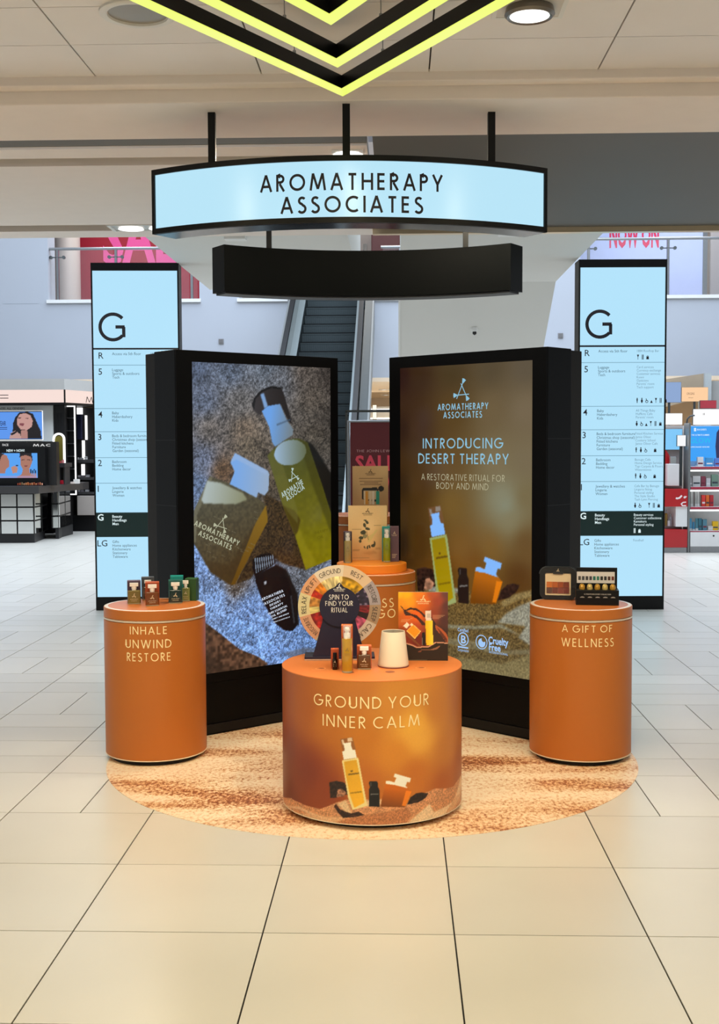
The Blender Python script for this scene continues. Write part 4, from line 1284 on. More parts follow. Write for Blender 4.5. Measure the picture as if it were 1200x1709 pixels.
a, b = SR_.uv(*CC([(331, 1544)], 660)[0]), SR_.uv(*CC([(386, 1548)], 660)[0])
ink += [[a, (b[0], a[1]), (b[0], a[1] - .008), (a[0], a[1] - .008)]]
decal('certificate_mark', SR_, ink, lit('mark_screen_ink', (160, 200, 246), 1.0), KR, off=.002)
ink = []
uB, vB = SR_.uv(*CC([(456, 1524)], 660)[0])
kB = vB - SR_.uv(*CC([(456, 1562)], 660)[0])[1]
ink += ring_polys(uB, vB, kB * .95, kB * .12) + disc_poly(uB + kB * .05, vB - kB * .1, kB * .62)
ink += fline(492, 1512, 38, 'Cruelty', 106, .025) + fline(495, 1548, 36, 'Free', 62, .025) + fline(496, 1576, 12, 'INTERNATIONAL', 100)
decal('certificate_mark', SR_, ink, lit('mark_screen_ink', (160, 200, 246), 1.0), KR, off=.002)
decal('certificate_moon', SR_, disc_poly(uB + kB * .38, vB + kB * .38, kB * .34), lit('mark_screen_gap', (104, 86, 50), 1.0), KR, off=.003)

# ------------------------------------------------------------------ tall store directories
def directory(label, px_l, px_r, py, face_l, face_r):
    a = floor_pt(px_l, py)
    b = floor_pt(px_r, py)
    c = (a + b) / 2
    return thing('directory_totem', label, 'directory sign', (c.x, c.y, 0), YAW, group='lit floor directories')
WD, HD = .803, 3.17
DIRR = directory('tall lit floor directory to the right of the stand with two text columns showing', 962.5, 1107, 1017, 0, 0)
ft = at(1044, 433, (Matrix.Rotation(-YAW, 3, 'Z') @ DIRR.location).y)
HD = ft.z
hw = WD / 2
MB().box(-hw, hw, .002, .20, 0, HD).build('casing', BLACK2, DIRR, bevel=.003)
fb = MB().box(-hw, hw, -.012, .002, HD - .072, HD).box(-hw, hw, -.012, .002, 0, .125).box(-hw, -hw + .014, -.012, .002, .125, HD - .072).box(hw - .014, hw, -.012, .002, .125, HD - .072)
fb.build('frame', BLACK, DIRR)
PD = Plane(TMAT[DIRR.name], (0, -.004, 0))
PANEL = lit('directory_glow', (178, 226, 250), 1.0)
vr = lambda py, px=1040: PD.uv(px, py)[1]
rows = [577.5, 605, 678, 717, 760.5, 803.5, 853, 894]
MB().box(-hw + .014, hw - .014, -.004, .002, .125, HD - .072).build('light_panel', PANEL, DIRR)
ln = []
for k, yy in enumerate(rows[:7]):
    v = vr(yy)
    th = .008 if k == 0 else .0025
    ln.append([(-hw + .012, v - th), (hw - .012, v - th), (hw - .012, v + th), (-hw + .012, v + th)])
for k, l_ in enumerate(ln):
    decal('divider_line', PD, [l_], INK if k == 0 else lit('divider_blue', (110, 150, 172), 1.0), DIRR, off=.001)
v0, v1 = vr(894), vr(853)
decal('current_floor_band', PD, [[(-hw + .014, v0), (hw - .014, v0), (hw - .014, v1), (-hw + .014, v1)]], lit('deep_green_band', (2, 30, 28), 1.0), DIRR, off=.001, label='dark green band of the current floor')
wht = []
TXG, TXL, TXW = lit('grey_text', (60, 84, 100), 1.0), lit('light_grey_text', (104, 136, 156), 1.0), lit('white_text', (226, 244, 246), 1.0)
def gG(cx, cy, s, w):   # humanist capital G
    return ribbon(_arc(cx, cy, s * .5, s * .5, 42, 318, 26), w / 2) + ribbon([(cx + s * .42, cy - s * .40), (cx + s * .42, cy), ], w / 2) + ribbon([(cx + s * .1, cy - 0.0), (cx + s * .46, cy)], w / 2)
uG, vG = PD.uv(1001, 541)
kG = PD.uv(1001, 519)[1] - PD.uv(1001, 564)[1]
decal('floor_letter', PD, gG(uG, vG, kG * .96, kG * .125), INK, DIRR, off=.002, label='huge black letter G')
def dtext(px, py, h, txt, bold=0.0, sx=1.0):
    u, v = PD.uv(px, py)
    return font_polys(txt, size=h, cx=u, cy=v, bold=bold, sx=sx)
lx = lambda py: 976 - (py - 590) * (976 - 967) / 310.0
for py, txt in ((589, 'R'), (616, '5'), (688, '4'), (726, '3'), (769.5, '2'), (813, '1'), (904.5, 'LG')):
    decal('floor_letter', PD, dtext(lx(py), py, .083, txt, .004), INK, DIRR, off=.002)
decal('floor_letter', PD, dtext(lx(861), 861, .083, 'G', .02), TXW, DIRR, off=.003)
SM = .036
cx1 = lambda py: 998.5 - (py - 590) * (998.5 - 992) / 310.0
cx2 = lambda py: 1063 - (py - 590) * (1063 - 1057) / 310.0
blocks = [(586, ['Access via 5th floor'], ['1884 Rooftop Bar']),
          (613, ['Luggage', 'Sports & outdoors', 'Tech'], ['Card services', 'Currency exchange', 'Customer services', 'Kuoni', 'Opticians', "Parents' room", 'Tech support']),
          (685.5, ['Baby', 'Haberdashery', 'Kids'], ['All Things Baby', 'Huffkins Cafe', "Parents' room"]),
          (724, ['Beds & bedroom furniture', 'Christmas shop (seasonal)', 'Fitted kitchens', 'Furniture', 'Garden (seasonal)'], ['Fitted Kitchen Service', 'Jamie Oliver', 'Cookery School', 'Jamie Oliver Cafe']),
          (767.5, ['Bathroom', 'Bedding', 'Home decor'], ['Benugo Cafe', 'Home Design Service', 'Tapi Carpets & Floors', 'Waterstones']),
          (811.5, ['Jewellery & watches', 'Lingerie', 'Women'], ['Cafe Bar by Benugo', 'Lingerie fitting', 'Personal styling', 'The Style Studio', 'Tash Lynn Piercing']),
          (902, ['Gifts', 'Home appliances', 'Kitchenware', 'Stationery', 'Tableware'], ['Foodhall'])]
for py, l1, l2 in blocks:
    for k, s in enumerate(l1):
        decal('department_name', PD, dtext(cx1(py), py + k * 6.25, SM, s, 0, .92), TXG, DIRR, off=.002)
    for k, s in enumerate(l2):
        decal('service_name', PD, dtext(cx2(py), py - .5 + k * 5.6, SM * .88, s, -.004, .9), TXL, DIRR, off=.002)
for k, s in enumerate(['Beauty', 'Handbags', 'Men']):
    decal('department_name', PD, dtext(cx1(859), 859.5 + k * 6.2, SM, s, .012, .95), TXW, DIRR, off=.003)
for k, s in enumerate(['Beauty services', 'Customer collections', 'Kamakura', 'Personal styling']):
    decal('service_name', PD, dtext(cx2(859), 859 + k * 5.5, SM * .9, s, .004, .9), TXW, DIRR, off=.003)
def icons(px, py, kinds, m_):
    u, v = PD.uv(px, py)
    s = .045
    for k, ch in enumerate(kinds):
        lst = []
        x = u + k * .043
        if ch in 'mw':
            lst += disc_poly(x + .01, v + s * .42, .006, 8)
            lst += [[(x + (.002 if ch == 'm' else .006), v + s * .28), (x + .018 - (.0 if ch == 'm' else .004), v + s * .28), (x + (.014 if ch == 'm' else .02), v - s * .1), (x + .013, v - s * .5), (x + .007, v - s * .5), (x + (.006 if ch == 'm' else .0), v - s * .1)]]
        elif ch == 'd':
            lst += ring_polys(x + .012, v - s * .2, .011, .005, 12) + ribbon([(x + .006, v + s * .4), (x + .01, v), (x + .02, v)], .003)
        elif ch == 'c':
            lst += [[(x, v - s * .5), (x + .012, v + s * .1), (x + .024, v - s * .5)]]
        elif ch == 'g':
            lst += [[(x, v + s * .5), (x + .02, v + s * .5), (x + .012, v), (x + .012, v - s * .5), (x + .008, v - s * .5), (x + .008, v)]]
        elif ch == 'f':
            lst += ribbon([(x + .004, v + s * .5), (x + .004, v - s * .5)], .0025) + ribbon([(x + .014, v + s * .5), (x + .014, v - s * .5)], .0035)
        elif ch == 'b':
            lst += [[(x, v - s * .45), (x + .024, v - s * .45), (x + .022, v + s * .12), (x + .002, v + s * .12)]] + ring_polys(x + .012, v + s * .12, .007, .004, 10)
        if lst:
            decal('pictogram', PD, lst, m_, DIRR, off=.002)
for py, ks in ((596, 'gfb'), (668.5, 'mwdcgfb'), (707, 'wdcgfb'), (751, 'mwd b'), (794.5, 'mwd b'), (843.5, 'wd gfb')):
    icons(cx2(py), py, ks, INK)
icons(cx2(885), 885.5, 'fb', TXW)
DIRL = copy_tree(DIRR)
a, b = floor_pt(161.5, 1018), floor_pt(305, 1018)
DIRL.location = ((a.x + b.x) / 2, (a.y + b.y) / 2, 0)
DIRL.rotation_euler.z = YAW + .03
DIRL['label'] = 'tall lit floor directory on the left, partly hidden behind the sand picture screen'

# ------------------------------------------------------------------ products on the plinths
PUMPW = mat('white_plastic', (238, 232, 224), rough=.35)
CLEARCAP = mat('clear_plastic', (225, 228, 230), rough=.08, alpha=.25, spec=.6, var=0)
GOLDINK = mat('pale_label_ink', (226, 206, 170), rough=.5)
def seat(px, py, z):
    """point on a plinth top (height z) below the photo point"""
    return on_z(px, py, z)
def facing(p):
    return math.atan2(p.y, p.x) - math.pi / 2       # turns a thing's front to the viewer
def rot_to(p, extra=0.0):
    return math.atan2(p.y - EYE.y, p.x - EYE.x) - math.pi / 2 + extra
def carton(label, p, w, d, h, color, rz=None, mark=None, lidc=None, group='product cartons'):
    rz = rot_to(p) if rz is None else rz
    T = thing('carton', label, 'box', (p.x, p.y, p.z + .0006), rz, group)
    key = 'card_%d_%d_%d' % color
    MB().box(-w / 2, w / 2, -d / 2, d / 2, 0, h - .0015).build('body', mat(key, color, rough=.5, var=.04), T, bevel=.0012)
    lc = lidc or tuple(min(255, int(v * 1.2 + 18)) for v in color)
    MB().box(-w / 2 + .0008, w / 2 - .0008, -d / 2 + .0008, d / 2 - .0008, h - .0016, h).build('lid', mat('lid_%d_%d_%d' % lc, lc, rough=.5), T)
    S = Plane(TMAT[T.name], (0, -d / 2, 0))
    ik = emblem(0, h * .82, w * .26, .09) + caps('AROMATHERAPY', None, .14, .14, 0, h * .82 - w * .24, width=w * .66) + caps('ASSOCIATES', None, .14, .14, 0, h * .82 - w * .33, width=w * .5)
    for k in range(3):
        ik.append([(-w * .28, h * (.2 - .045 * k)), (w * (.28 - .1 * k), h * (.2 - .045 * k)), (w * (.28 - .1 * k), h * (.2 - .045 * k) + .0018), (-w * .28, h * (.2 - .045 * k) + .0018)])
    if mark is not False:
        decal('print', S, ik, mark or GOLDINK, T, off=.0006)
    return T
def flask(label, p, w, h, color, rz=None, group='square flasks', liquid=None):
    """square bath-oil flask with a wide white stopper"""
    rz = rot_to(p) if rz is None else rz
    T = thing('oil_flask', label, 'bottle', (p.x, p.y, p.z + .0006), rz, group)
    bh = h * .66
    d = w * .5
    g = MB().box(-w / 2, w / 2, -d / 2, d / 2, 0, bh)
    g.build('glass_body', mat('flask_%d_%d_%d' % color, color, rough=.12, coat=.6, var=.08), T, bevel=w * .07)
    MB().lathe([(w * .17, bh - .001), (w * .17, bh + h * .06), (w * .20, bh + h * .062), (w * .20, bh + h * .18)], 20).build('neck', PUMPW, T, smooth=True)
    MB().box(-w * .34, w * .34, -d * .42, d * .42, bh + h * .18, h).build('stopper', PUMPW, T, bevel=w * .025)
    S = Plane(TMAT[T.name], (0, -d / 2, 0))
    ik = emblem(0, bh * .62, w * .3, .1) + caps('AROMATHERAPY', None, .14, .14, 0, bh * .36, width=w * .62) + caps('ASSOCIATES', None, .14, .14, 0, bh * .24, width=w * .48)
    decal('print', S, ik, GOLDINK, T, off=.0006)
    MB().box(-w / 2 - .0002, w / 2 + .0002, -d / 2 - .0002, d / 2 + .0002, .001, .005).build('glass_foot', mat('thick_glass', (150, 146, 120), rough=.08, coat=.5), T)
    return T
def pump_bottle(label, p, w, h, color, rz=None, group='pump bottles'):
    rz = rot_to(p) if rz is None else rz
    T = thing('pump_bottle', label, 'bottle', (p.x, p.y, p.z + .0006), rz, group)
    bh = h * .73
    r = w / 2
    MB().lathe([(r * .96, 0), (r, .002), (r, bh - .004), (r * .93, bh)], 28).build('glass_body', mat('oil_%d_%d_%d' % color, color, rough=.14, coat=.6, var=.1), T, smooth=True)
    MB().lathe([(r * 1.005, .0005), (r * 1.005, .007)], 28).build('glass_foot', mat('thick_glass', (150, 146, 120), rough=.08, coat=.5), T, smooth=True)
    MB().lathe([(r * .62, bh), (r * .62, bh + h * .09), (r * .66, bh + h * .092), (r * .66, bh + h * .10)], 24).build('collar', PUMPW, T, smooth=True)
    pu = MB().lathe([(r * .36, bh + h * .10), (r * .36, bh + h * .16), (r * .5, bh + h * .162), (r * .46, bh + h * .22), (r * .3, bh + h * .235)], 20).build('pump', PUMPW, T, smooth=True)
    MB().box(-r * .16, r * .16, -r * .72, 0, bh + h * .175, bh + h * .205).build('nozzle', PUMPW, pu)
    MB().lathe([(r * .78, bh + h * .03), (r * .78, h - .001), (r * .7, h), (r * .1, h)], 24).build('cap', CLEARCAP, T, smooth=True)
    S = Cyl(TMAT[T.name], r)
    ik = emblem(0, bh * .68, w * .3, .1) + caps('AROMATHERAPY', None, .14, .14, 0, bh * .56, width=w * .6) + caps('ASSOCIATES', None, .14, .14, 0, bh * .52, width=w * .46)
    ik += [[(-w * .24, bh * .2), (w * .24, bh * .2), (w * .24, bh * .2 + .0015), (-w * .24, bh * .2 + .0015)]]
    decal('print', S, ik, mat('brown_label_ink', (90, 74, 40)), T, off=.0006)
    return T
back = lambda p, k: p + Vector((p.x, p.y, 0)).normalized() * k

# front plinth
p = seat(559, 1117.5, HF)
carton('small rust-orange carton holding a black vial beside the spinning wheel', back(p, .028), .033, .03, .083, (168, 72, 34), mark=False)
T = thing('oil_vial', 'small black dropper vial standing before its rust-orange carton', 'bottle', (p.x, p.y, p.z + .0006), rot_to(p))
MB().lathe([(.0105, 0), (.011, .002), (.011, .043), (.0065, .047), (.0065, .05)], 20).build('glass_body', mat('vial_black', (12, 10, 10), rough=.15), T, smooth=True)
MB().lathe([(.0078, .049), (.0078, .068), (.007, .07)], 20).build('cap', BLACK, T, smooth=True)
decal('print', Cyl(TMAT[T.name], .011), emblem(0, .034, .008, .12) + [[(-.006, z), (.006, z), (.006, z + .0012), (-.006, z + .0012)] for z in (.025, .021, .017, .013)], GOLDINK, T, off=.0005)
p = seat(579.5, 1122, HF)
carton('tall narrow rust-orange carton behind the amber pump bottle', back(p, .055), .047, .04, .187, (176, 84, 38), mark=False)
pump_bottle('tall amber pump bottle with clear cap on the front plinth', p, .043, .192, (172, 132, 30))
p = seat(608, 1117, HF)
carton('square rust-orange carton behind the brown flask on the front plinth', back(p, .042), .061, .04, .093, (172, 80, 40), mark=False)
flask('brown square flask with white stopper on the front plinth', p, .053, .094, (84, 50, 16))
# cone diffuser
p = seat(656.5, 1111.5, HF)
T = thing('scent_diffuser', 'cream ceramic cone diffuser with open top on the front plinth', 'diffuser', (p.x, p.y, p.z + .0004), rot_to(p))
CER = mat('cream_ceramic', (224, 213, 190), rough=.4, var=.02)
MB().lathe([(.062, .002), (.0645, .006), (.0645, .012), (.049, .146), (.0485, .1478), (.0470, .1478), (.0455, .1445), (0, .1445)], 48).build('shell', CER, T, smooth=True)
MB().lathe([(.0625, 0), (.0655, .001), (.0655, .004), (.062, .005)], 48).build('base_ring', mat('plum_base', (120, 62, 60), rough=.5), T, smooth=True)
MB().lathe([(.0452, .1445), (.0452, .1462), (.012, .1470), (.005, .1470), (.0035, .1455), (0, .1455)], 40).build('mist_plate', mat('grey_plate', (112, 104, 86), rough=.5), T, smooth=True)

# show cards
def card(label, px0, px1, py0, py1, d, nx, ny, zt=None, thick=.004, lean=0.10):
    a, b = at(px0, py1, d), at(px1, py1, d)
    w = (b - a).length
    c = (a + b) / 2
    z = zt if zt is not None else c.z
    h = (at((px0 + px1) / 2, py0, d).z - z)
    T = thing('show_card', label, 'poster card', (c.x, c.y, z + .0008), rot_to(c), group='standing show cards')
    MB().box(-w / 2, w / 2, 0, thick, 0, h).build('board', mat('card_edge', (220, 205, 180)), T)
    MB().add([(-.03, thick, 0), (.03, thick, 0), (.03, thick + .09, 0), (-.03, thick + .09, 0), (-.02, thick, h * .6), (.02, thick, h * .6)],
             [(3, 2, 1, 0), (0, 1, 5, 4), (2, 3, 4, 5), (0, 4, 3), (1, 2, 5)]).build('easel_back', mat('card_back', (200, 186, 160)), T)
    S = Plane(TMAT[T.name], (0, -.0002, 0))
    return T, S, Picture(S, -w / 2, w / 2, 0, h, nx, ny), w, h
T, S, pc_, w, h = card('orange show card with twisted branches and bottles on the front plinth', 665, 747.5, 988.5, 1106.5, 5.11, 90, 128, HF)
def Q8(pts):
    return [(660 + x / 12.63, 980 + y / 12.63) for x, y in pts]
fl = [(80, 130, (236, 176, 20)), (250, 150, (236, 170, 10)), (300, 320, (232, 150, 20)), (100, 330, (226, 140, 20)), (500, 130, (222, 120, 24)), (600, 300, (216, 96, 20)), (800, 130, (170, 74, 40)), (900, 300, (150, 62, 40)), (1080, 130, (96, 54, 50)), (1080, 400, (84, 44, 40)),
      (450, 600, (226, 96, 20)), (250, 650, (206, 92, 24)), (100, 700, (188, 90, 24)), (800, 600, (140, 58, 36)), (1050, 700, (74, 40, 36)), (400, 900, (176, 60, 30)), (250, 1050, (120, 40, 24)), (450, 1100, (100, 30, 22)), (100, 1000, (130, 54, 24)), (900, 950, (56, 34, 28)), (1050, 1050, (50, 32, 26)), (850, 1100, (56, 36, 26))]
pc_.field([(*Q8([(x, y)])[0], c) for x, y, c in fl], 3)
def F8(pts, c, **k):
    k.setdefault('soft', 0)
    pc_.fill(Q8(pts), c, **k)
F8([(30, 1190), (200, 1175), (330, 1210), (450, 1270), (700, 1255), (850, 1165), (1000, 1175), (1140, 1190), (1140, 1620), (30, 1620)], (34, 28, 20))
F8([(30, 1180), (200, 1168), (330, 1200), (460, 1256), (700, 1240), (850, 1150), (1000, 1160), (1140, 1180), (1140, 1195), (1000, 1182), (860, 1172), (710, 1262), (450, 1280), (320, 1222), (200, 1190), (30, 1196)], (206, 150, 120))
br = (60, 32, 20)
F8([(100, 390), (120, 390), (185, 470), (230, 470), (310, 430), (440, 440), (540, 510), (630, 590), (640, 640), (600, 630), (500, 520), (400, 480), (310, 475), (230, 500), (330, 560), (450, 590), (540, 680), (630, 760), (625, 810), (560, 800), (500, 720), (440, 660), (330, 600), (220, 600), (185, 560), (165, 480)], br)
F8([(740, 620), (800, 690), (850, 770), (850, 880), (790, 880), (790, 750)], (44, 26, 18))
F8([(840, 790), (960, 870), (1080, 990), (1130, 1120), (1120, 1160), (1060, 1150), (960, 1010), (850, 880)], (170, 84, 44))
F8([(880, 850), (960, 920), (1080, 1080), (1100, 1150), (1060, 1140), (950, 1000)], (90, 42, 26))
F8([(60, 870), (200, 950), (400, 1100), (540, 1240), (500, 1250), (380, 1140), (200, 990)], (120, 70, 36))
F8([(230, 920), (370, 780), (540, 930), (410, 1090)], (240, 196, 110))
F8([(245, 915), (370, 795), (520, 930), (405, 1070)], (226, 144, 20))
F8([(165, 820), (240, 735), (300, 790), (235, 870)], (238, 222, 200))
F8([(300, 800), (335, 755), (380, 790), (350, 815)], (240, 216, 180))
F8([(555, 1010), (570, 950), (615, 950), (630, 1020), (630, 1230), (555, 1225)], (20, 16, 14))
F8([(560, 1060), (575, 1060), (575, 1220), (560, 1220)], (200, 190, 180), alpha=.6)
F8([(630, 500), (745, 490), (750, 640), (765, 700), (640, 700), (632, 640)], (226, 206, 190))
F8([(660, 560), (730, 550), (735, 640), (660, 650)], (190, 172, 160))
F8([(630, 705), (780, 705), (795, 1210), (650, 1225)], (226, 176, 20), c2=(250, 214, 60), p0=Q8([(640, 900)])[0], p1=Q8([(790, 900)])[0])
F8([(540, 1310), (750, 1310), (850, 1270), (930, 1235), (945, 1250), (870, 1310), (780, 1330), (540, 1325)], (140, 96, 70))
F8([(480, 1345), (550, 1335), (550, 1360), (480, 1375)], (120, 70, 50))
for (x, y, ww, n) in ((780, 590, 260, 4), (115, 660, 240, 4)):
    for k in range(n):
        F8([(x, y + k * 22), (x + ww * (1 - .15 * k), y + k * 22), (x + ww * (1 - .15 * k), y + 9 + k * 22), (x, y + 9 + k * 22)], (226, 180, 140), alpha=.5)
F8([(270, 1528), (670, 1528), (670, 1540), (270, 1540)], (150, 140, 110), alpha=.6)
INKMAT = attr_mat('card_print', gain=1.0, rough=.4)
pc_.build('picture', INKMAT, T, off=.0006)
u, v = S.uv(*Q8([(585, 235)])[0])
decal('lettering', S, emblem(u, v, w * .105, .1) + caps('AROMATHERAPY', None, .15, .14, u, S.uv(*Q8([(585, 302)])[0])[1], width=w * .29) + caps('ASSOCIATES', None, .15, .14, u, S.uv(*Q8([(585, 342)])[0])[1], width=w * .22), mat('card_cream_ink', (250, 226, 170)), T, off=.0016)

ZR = HB + .045
T, S, pc_, w, h = card('cream show card with eucalyptus sprig on the amber riser', 581.5, 646, 844, 935, 6.70, 70, 100, ZR)
sx = (646 - 581.5)
def Q9(pts):     # crop coordinates of the eucalyptus card
    return [(570 + x / 9.23, 830 + y / 9.23) for x, y in pts]
pc_.field([(583, 846, (226, 196, 142)), (645, 846, (214, 186, 134)), (615, 880, (232, 202, 146)), (583, 930, (206, 150, 90)), (645, 930, (196, 140, 84)), (615, 905, (226, 190, 130)), (640, 890, (214, 180, 122)), (615, 925, (200, 150, 92))], 2.5)
def F9(pts, c, **k):
    k.setdefault('soft', 0)
    pc_.fill(Q9(pts), c, **k)
gr = (62, 66, 44)
for cx_, cy_, rx_, ry_, a in ((365, 355, 22, 14, .3), (392, 385, 20, 32, -.6), (355, 430, 22, 38, -.3), (400, 485, 38, 22, .3), (335, 540, 46, 34, -.1), (360, 600, 34, 36, .5), (300, 625, 34, 28, 0), (288, 675, 20, 26, .2), (400, 770, 12, 34, .1), (432, 760, 14, 30, -.4), (495, 740, 24, 30, .7), (510, 700, 14, 28, -.3), (355, 770, 10, 24, -.5), (470, 745, 14, 20, .2)):
    pts = [(cx_ + rx_ * math.cos(t) * math.cos(a) - ry_ * math.sin(t) * math.sin(a), cy_ + rx_ * math.cos(t) * math.sin(a) + ry_ * math.sin(t) * math.cos(a)) for t in [k * math.pi / 6 for k in range(12)]]
    F9(pts, gr if cx_ != 360 else (140, 136, 96))
F9([(410, 600), (480, 560), (540, 490), (555, 510), (500, 590), (430, 700), (400, 690)], (206, 190, 120), alpha=.8)
F9([(380, 520), (388, 520), (420, 660), (412, 662)], (120, 100, 60))
F9([(320, 860), (500, 820), (560, 860), (430, 885)], (176, 130, 76), alpha=.5, soft=2)
for (x, y, ww) in ((160, 478, 110), (160, 492, 150), (160, 510, 100), (500, 390, 60), (500, 408, 100), (500, 432, 110), (170, 790, 140), (170, 806, 150), (170, 822, 100), (525, 775, 70), (525, 795, 80), (525, 815, 90), (170, 930, 260)):
    F9([(x, y), (x + ww, y), (x + ww, y + 6), (x, y + 6)], (120, 96, 60), alpha=.6)
pc_.build('picture', INKMAT, T, off=.0006)
u, v = S.uv(*Q9([(402, 205)])[0])
decal('lettering', S, emblem(u, v, w * .1, .1) + caps('AROMATHERAPY', None, .15, .14, u, S.uv(*Q9([(402, 248)])[0])[1], width=w * .29) + caps('ASSOCIATES', None, .15, .14, u, S.uv(*Q9([(402, 270)])[0])[1], width=w * .22), mat('card_brown_ink', (80, 60, 40)), T, off=.0016)

T, S, pc_, w, h = card('dim beige show card with travel bag picture on the tallest plinth', 588.5, 648, 778, 860, 7.36, 64, 90, HK)
def Q4(pts):
    return [(480 + x / 5, 690 + y / 5) for x, y in pts]
pc_.field([(590, 780, (196, 160, 112)), (646, 780, (200, 168, 120)), (618, 800, (196, 160, 112)), (590, 850, (178, 142, 98)), (646, 850, (178, 142, 98))], 2.5)
def F4(pts, c, **k):
    k.setdefault('soft', 0)
    pc_.fill(Q4(pts), c, **k)
F4([(618, 640), (630, 620), (745, 618), (758, 635), (762, 700), (755, 740), (622, 715)], (30, 28, 26))
F4([(632, 645), (745, 642), (745, 720), (632, 715)], (196, 176, 140))
for x0, x1, c in ((640, 660, (210, 196, 170)), (650, 674, (200, 140, 50)), (680, 702, (206, 190, 160)), (704, 724, (214, 204, 186)), (736, 768, (40, 150, 130))):
    F4([(x0, 650), (x1, 650), (x1, 760), (x0, 760)], c)
F4(disc_poly(780, 628, 24, 14)[0], (28, 26, 24))
for y, x0, x1 in ((540, 595, 795), (562, 600, 790), (576, 640, 755), (590, 605, 780)):
    F4([(x0, y), (x1, y), (x1, y + 7), (x0, y + 7)], (120, 90, 60), alpha=.6)
pc_.build('picture', INKMAT, T, off=.0006)
u, v = S.uv(*Q4([(692, 482)])[0])
decal('lettering', S, emblem(u, v, w * .1, .1) + caps('AROMATHERAPY', None, .15, .14, u, S.uv(*Q4([(692, 502)])[0])[1], width=w * .3) + caps('ASSOCIATES', None, .15, .14, u, S.uv(*Q4([(692, 513)])[0])[1], width=w * .22), mat('card_brown_ink', (80, 60, 40)), T, off=.0016)

# riser on the rear plinth
p = seat(645, 938, ZR)
carton('teal carton behind the green pump bottle on the amber riser', back(p, .05), .049, .04, .193, (22, 128, 122), mark=False)
pump_bottle('bright green pump bottle on the amber riser', p + Vector((.002, 0, 0)), .041, .185, (128, 140, 14))
p2_ = seat(658.5, 937.5, ZR)
carton('tall plum carton next to the green pump bottle', back(p2_, .022), .049, .04, .195, (84, 60, 72), rz=rot_to(p2_) - .02)
p = seat(580.5, 939.5, ZR)
carton('dark aubergine carton behind the pale pump bottle on the riser', back(p, .046), .047, .036, .17, (52, 34, 48), mark=False)
pump_bottle('pale straw pump bottle at the edge of the amber riser', p, .038, .168, (150, 134, 84))

# left plinth: flasks with their cartons
def pair(px, py, wpx, cart, flaskc, cl, fl_, ch=.112, fw=.062, dz=.048, frz=0.0):
    p = seat(px, py, HL)
    carton(cl, back(p, dz), wpx, .045, ch, cart, mark=False)
    if fl_:
        flask(fl_, p, fw, .104, flaskc)
pair(224, 1008, .066, (72, 52, 72), (112, 98, 46), 'dark plum carton behind the olive flask on the tall plinth', 'olive square flask in front of the dark plum carton')
pair(254.5, 1011, .068, (160, 66, 22), (110, 58, 16), 'rust-orange carton behind the amber flask on the tall plinth', 'amber square flask in front of the rust-orange carton')
pair(293, 1007, .068, (20, 84, 78), (10, 40, 38), 'deep teal carton behind the dark green flask', 'dark green square flask in front of the deep teal carton')
p = seat(247, 1001, HL)
carton('slate blue carton at the back of the tall plinth', back(p, .046), .064, .04, .112, (62, 66, 74), mark=False)
flask('dim brown flask between the plum and rust-orange cartons', p, .05, .10, (74, 56, 44))
p = seat(295.5, 1001.5, HL)
carton('bright turquoise carton behind the deep teal one', back(p, .04), .066, .045, .120, (16, 140, 134), mark=False)
p = seat(320.5, 1002.5, HL)
carton('leaf green carton at the outer edge of the tall plinth', back(p, .02), .058, .06, .112, (34, 74, 30), rz=rot_to(p) - .25, mark=False)
p = seat(310, 1003.5, HL)
flask('pale green flask leaning close to the leaf green carton', p, .042, .105, (112, 118, 60))

# right plinth: wash bag and opened gift case
p = seat(931, 1001.5, HL)
k_ = 5.97 / 2000
T = thing('wash_bag', 'black zip wash bag with clear window on the gift plinth', 'bag', (p.x, p.y, p.z + .001), rot_to(p) - .04, tilt=-.06)
def rrect(w, h, r, n=6):
    pts = []
    for cx_, cy_, a0 in ((w / 2 - r, r, -90), (w / 2 - r, h - r, 0), (-w / 2 + r, h - r, 90), (-w / 2 + r, r, 180)):
        for i in range(n + 1):
            a = math.radians(a0 + 90 * i / n)
            pts.append((cx_ + r * math.cos(a), cy_ + r * math.sin(a)))
    return pts
Wb, Hb = 61 * k_, 54.5 * k_
BAG = mat('black_leatherette', (16, 15, 15), rough=.4, var=.2, scale=60, bump=.2)
MB().slab(rrect(Wb, Hb, .035), .012, .06).build('bag_body', BAG, T, smooth=True)
o_out, o_in = rrect(Wb, Hb, .035), [(x, z + Hb * .13) for x, z in rrect(Wb * .73, Hb * .70, .012)]
n_ = len(o_out)
fr = MB().add([(x, 0, z) for x, z in o_out] + [(x, 0, z) for x, z in o_in] + [(x, .012, z) for x, z in o_out] + [(x, .012, z) for x, z in o_in],
              [(i, (i + 1) % n_, n_ + (i + 1) % n_, n_ + i) for i in range(n_)] + [((i + 1) % n_, i, 2 * n_ + i, 2 * n_ + (i + 1) % n_) for i in range(n_)] + [(n_ + i, n_ + (i + 1) % n_, 3 * n_ + (i + 1) % n_, 3 * n_ + i) for i in range(n_)])
fr.build('window_frame', BAG, T, smooth=True)
MB().tube([(x, .035, z + .001) for x, z in rrect(Wb + .004, Hb, .036)[7:21]], .0035, 6).build('zip', DSTEEL, T)
MB().box(-Wb * .35, Wb * .35, .006, .0115, Hb * .14, Hb * .82).build('insert_card', mat('insert_cream', (226, 206, 168), rough=.5), T)
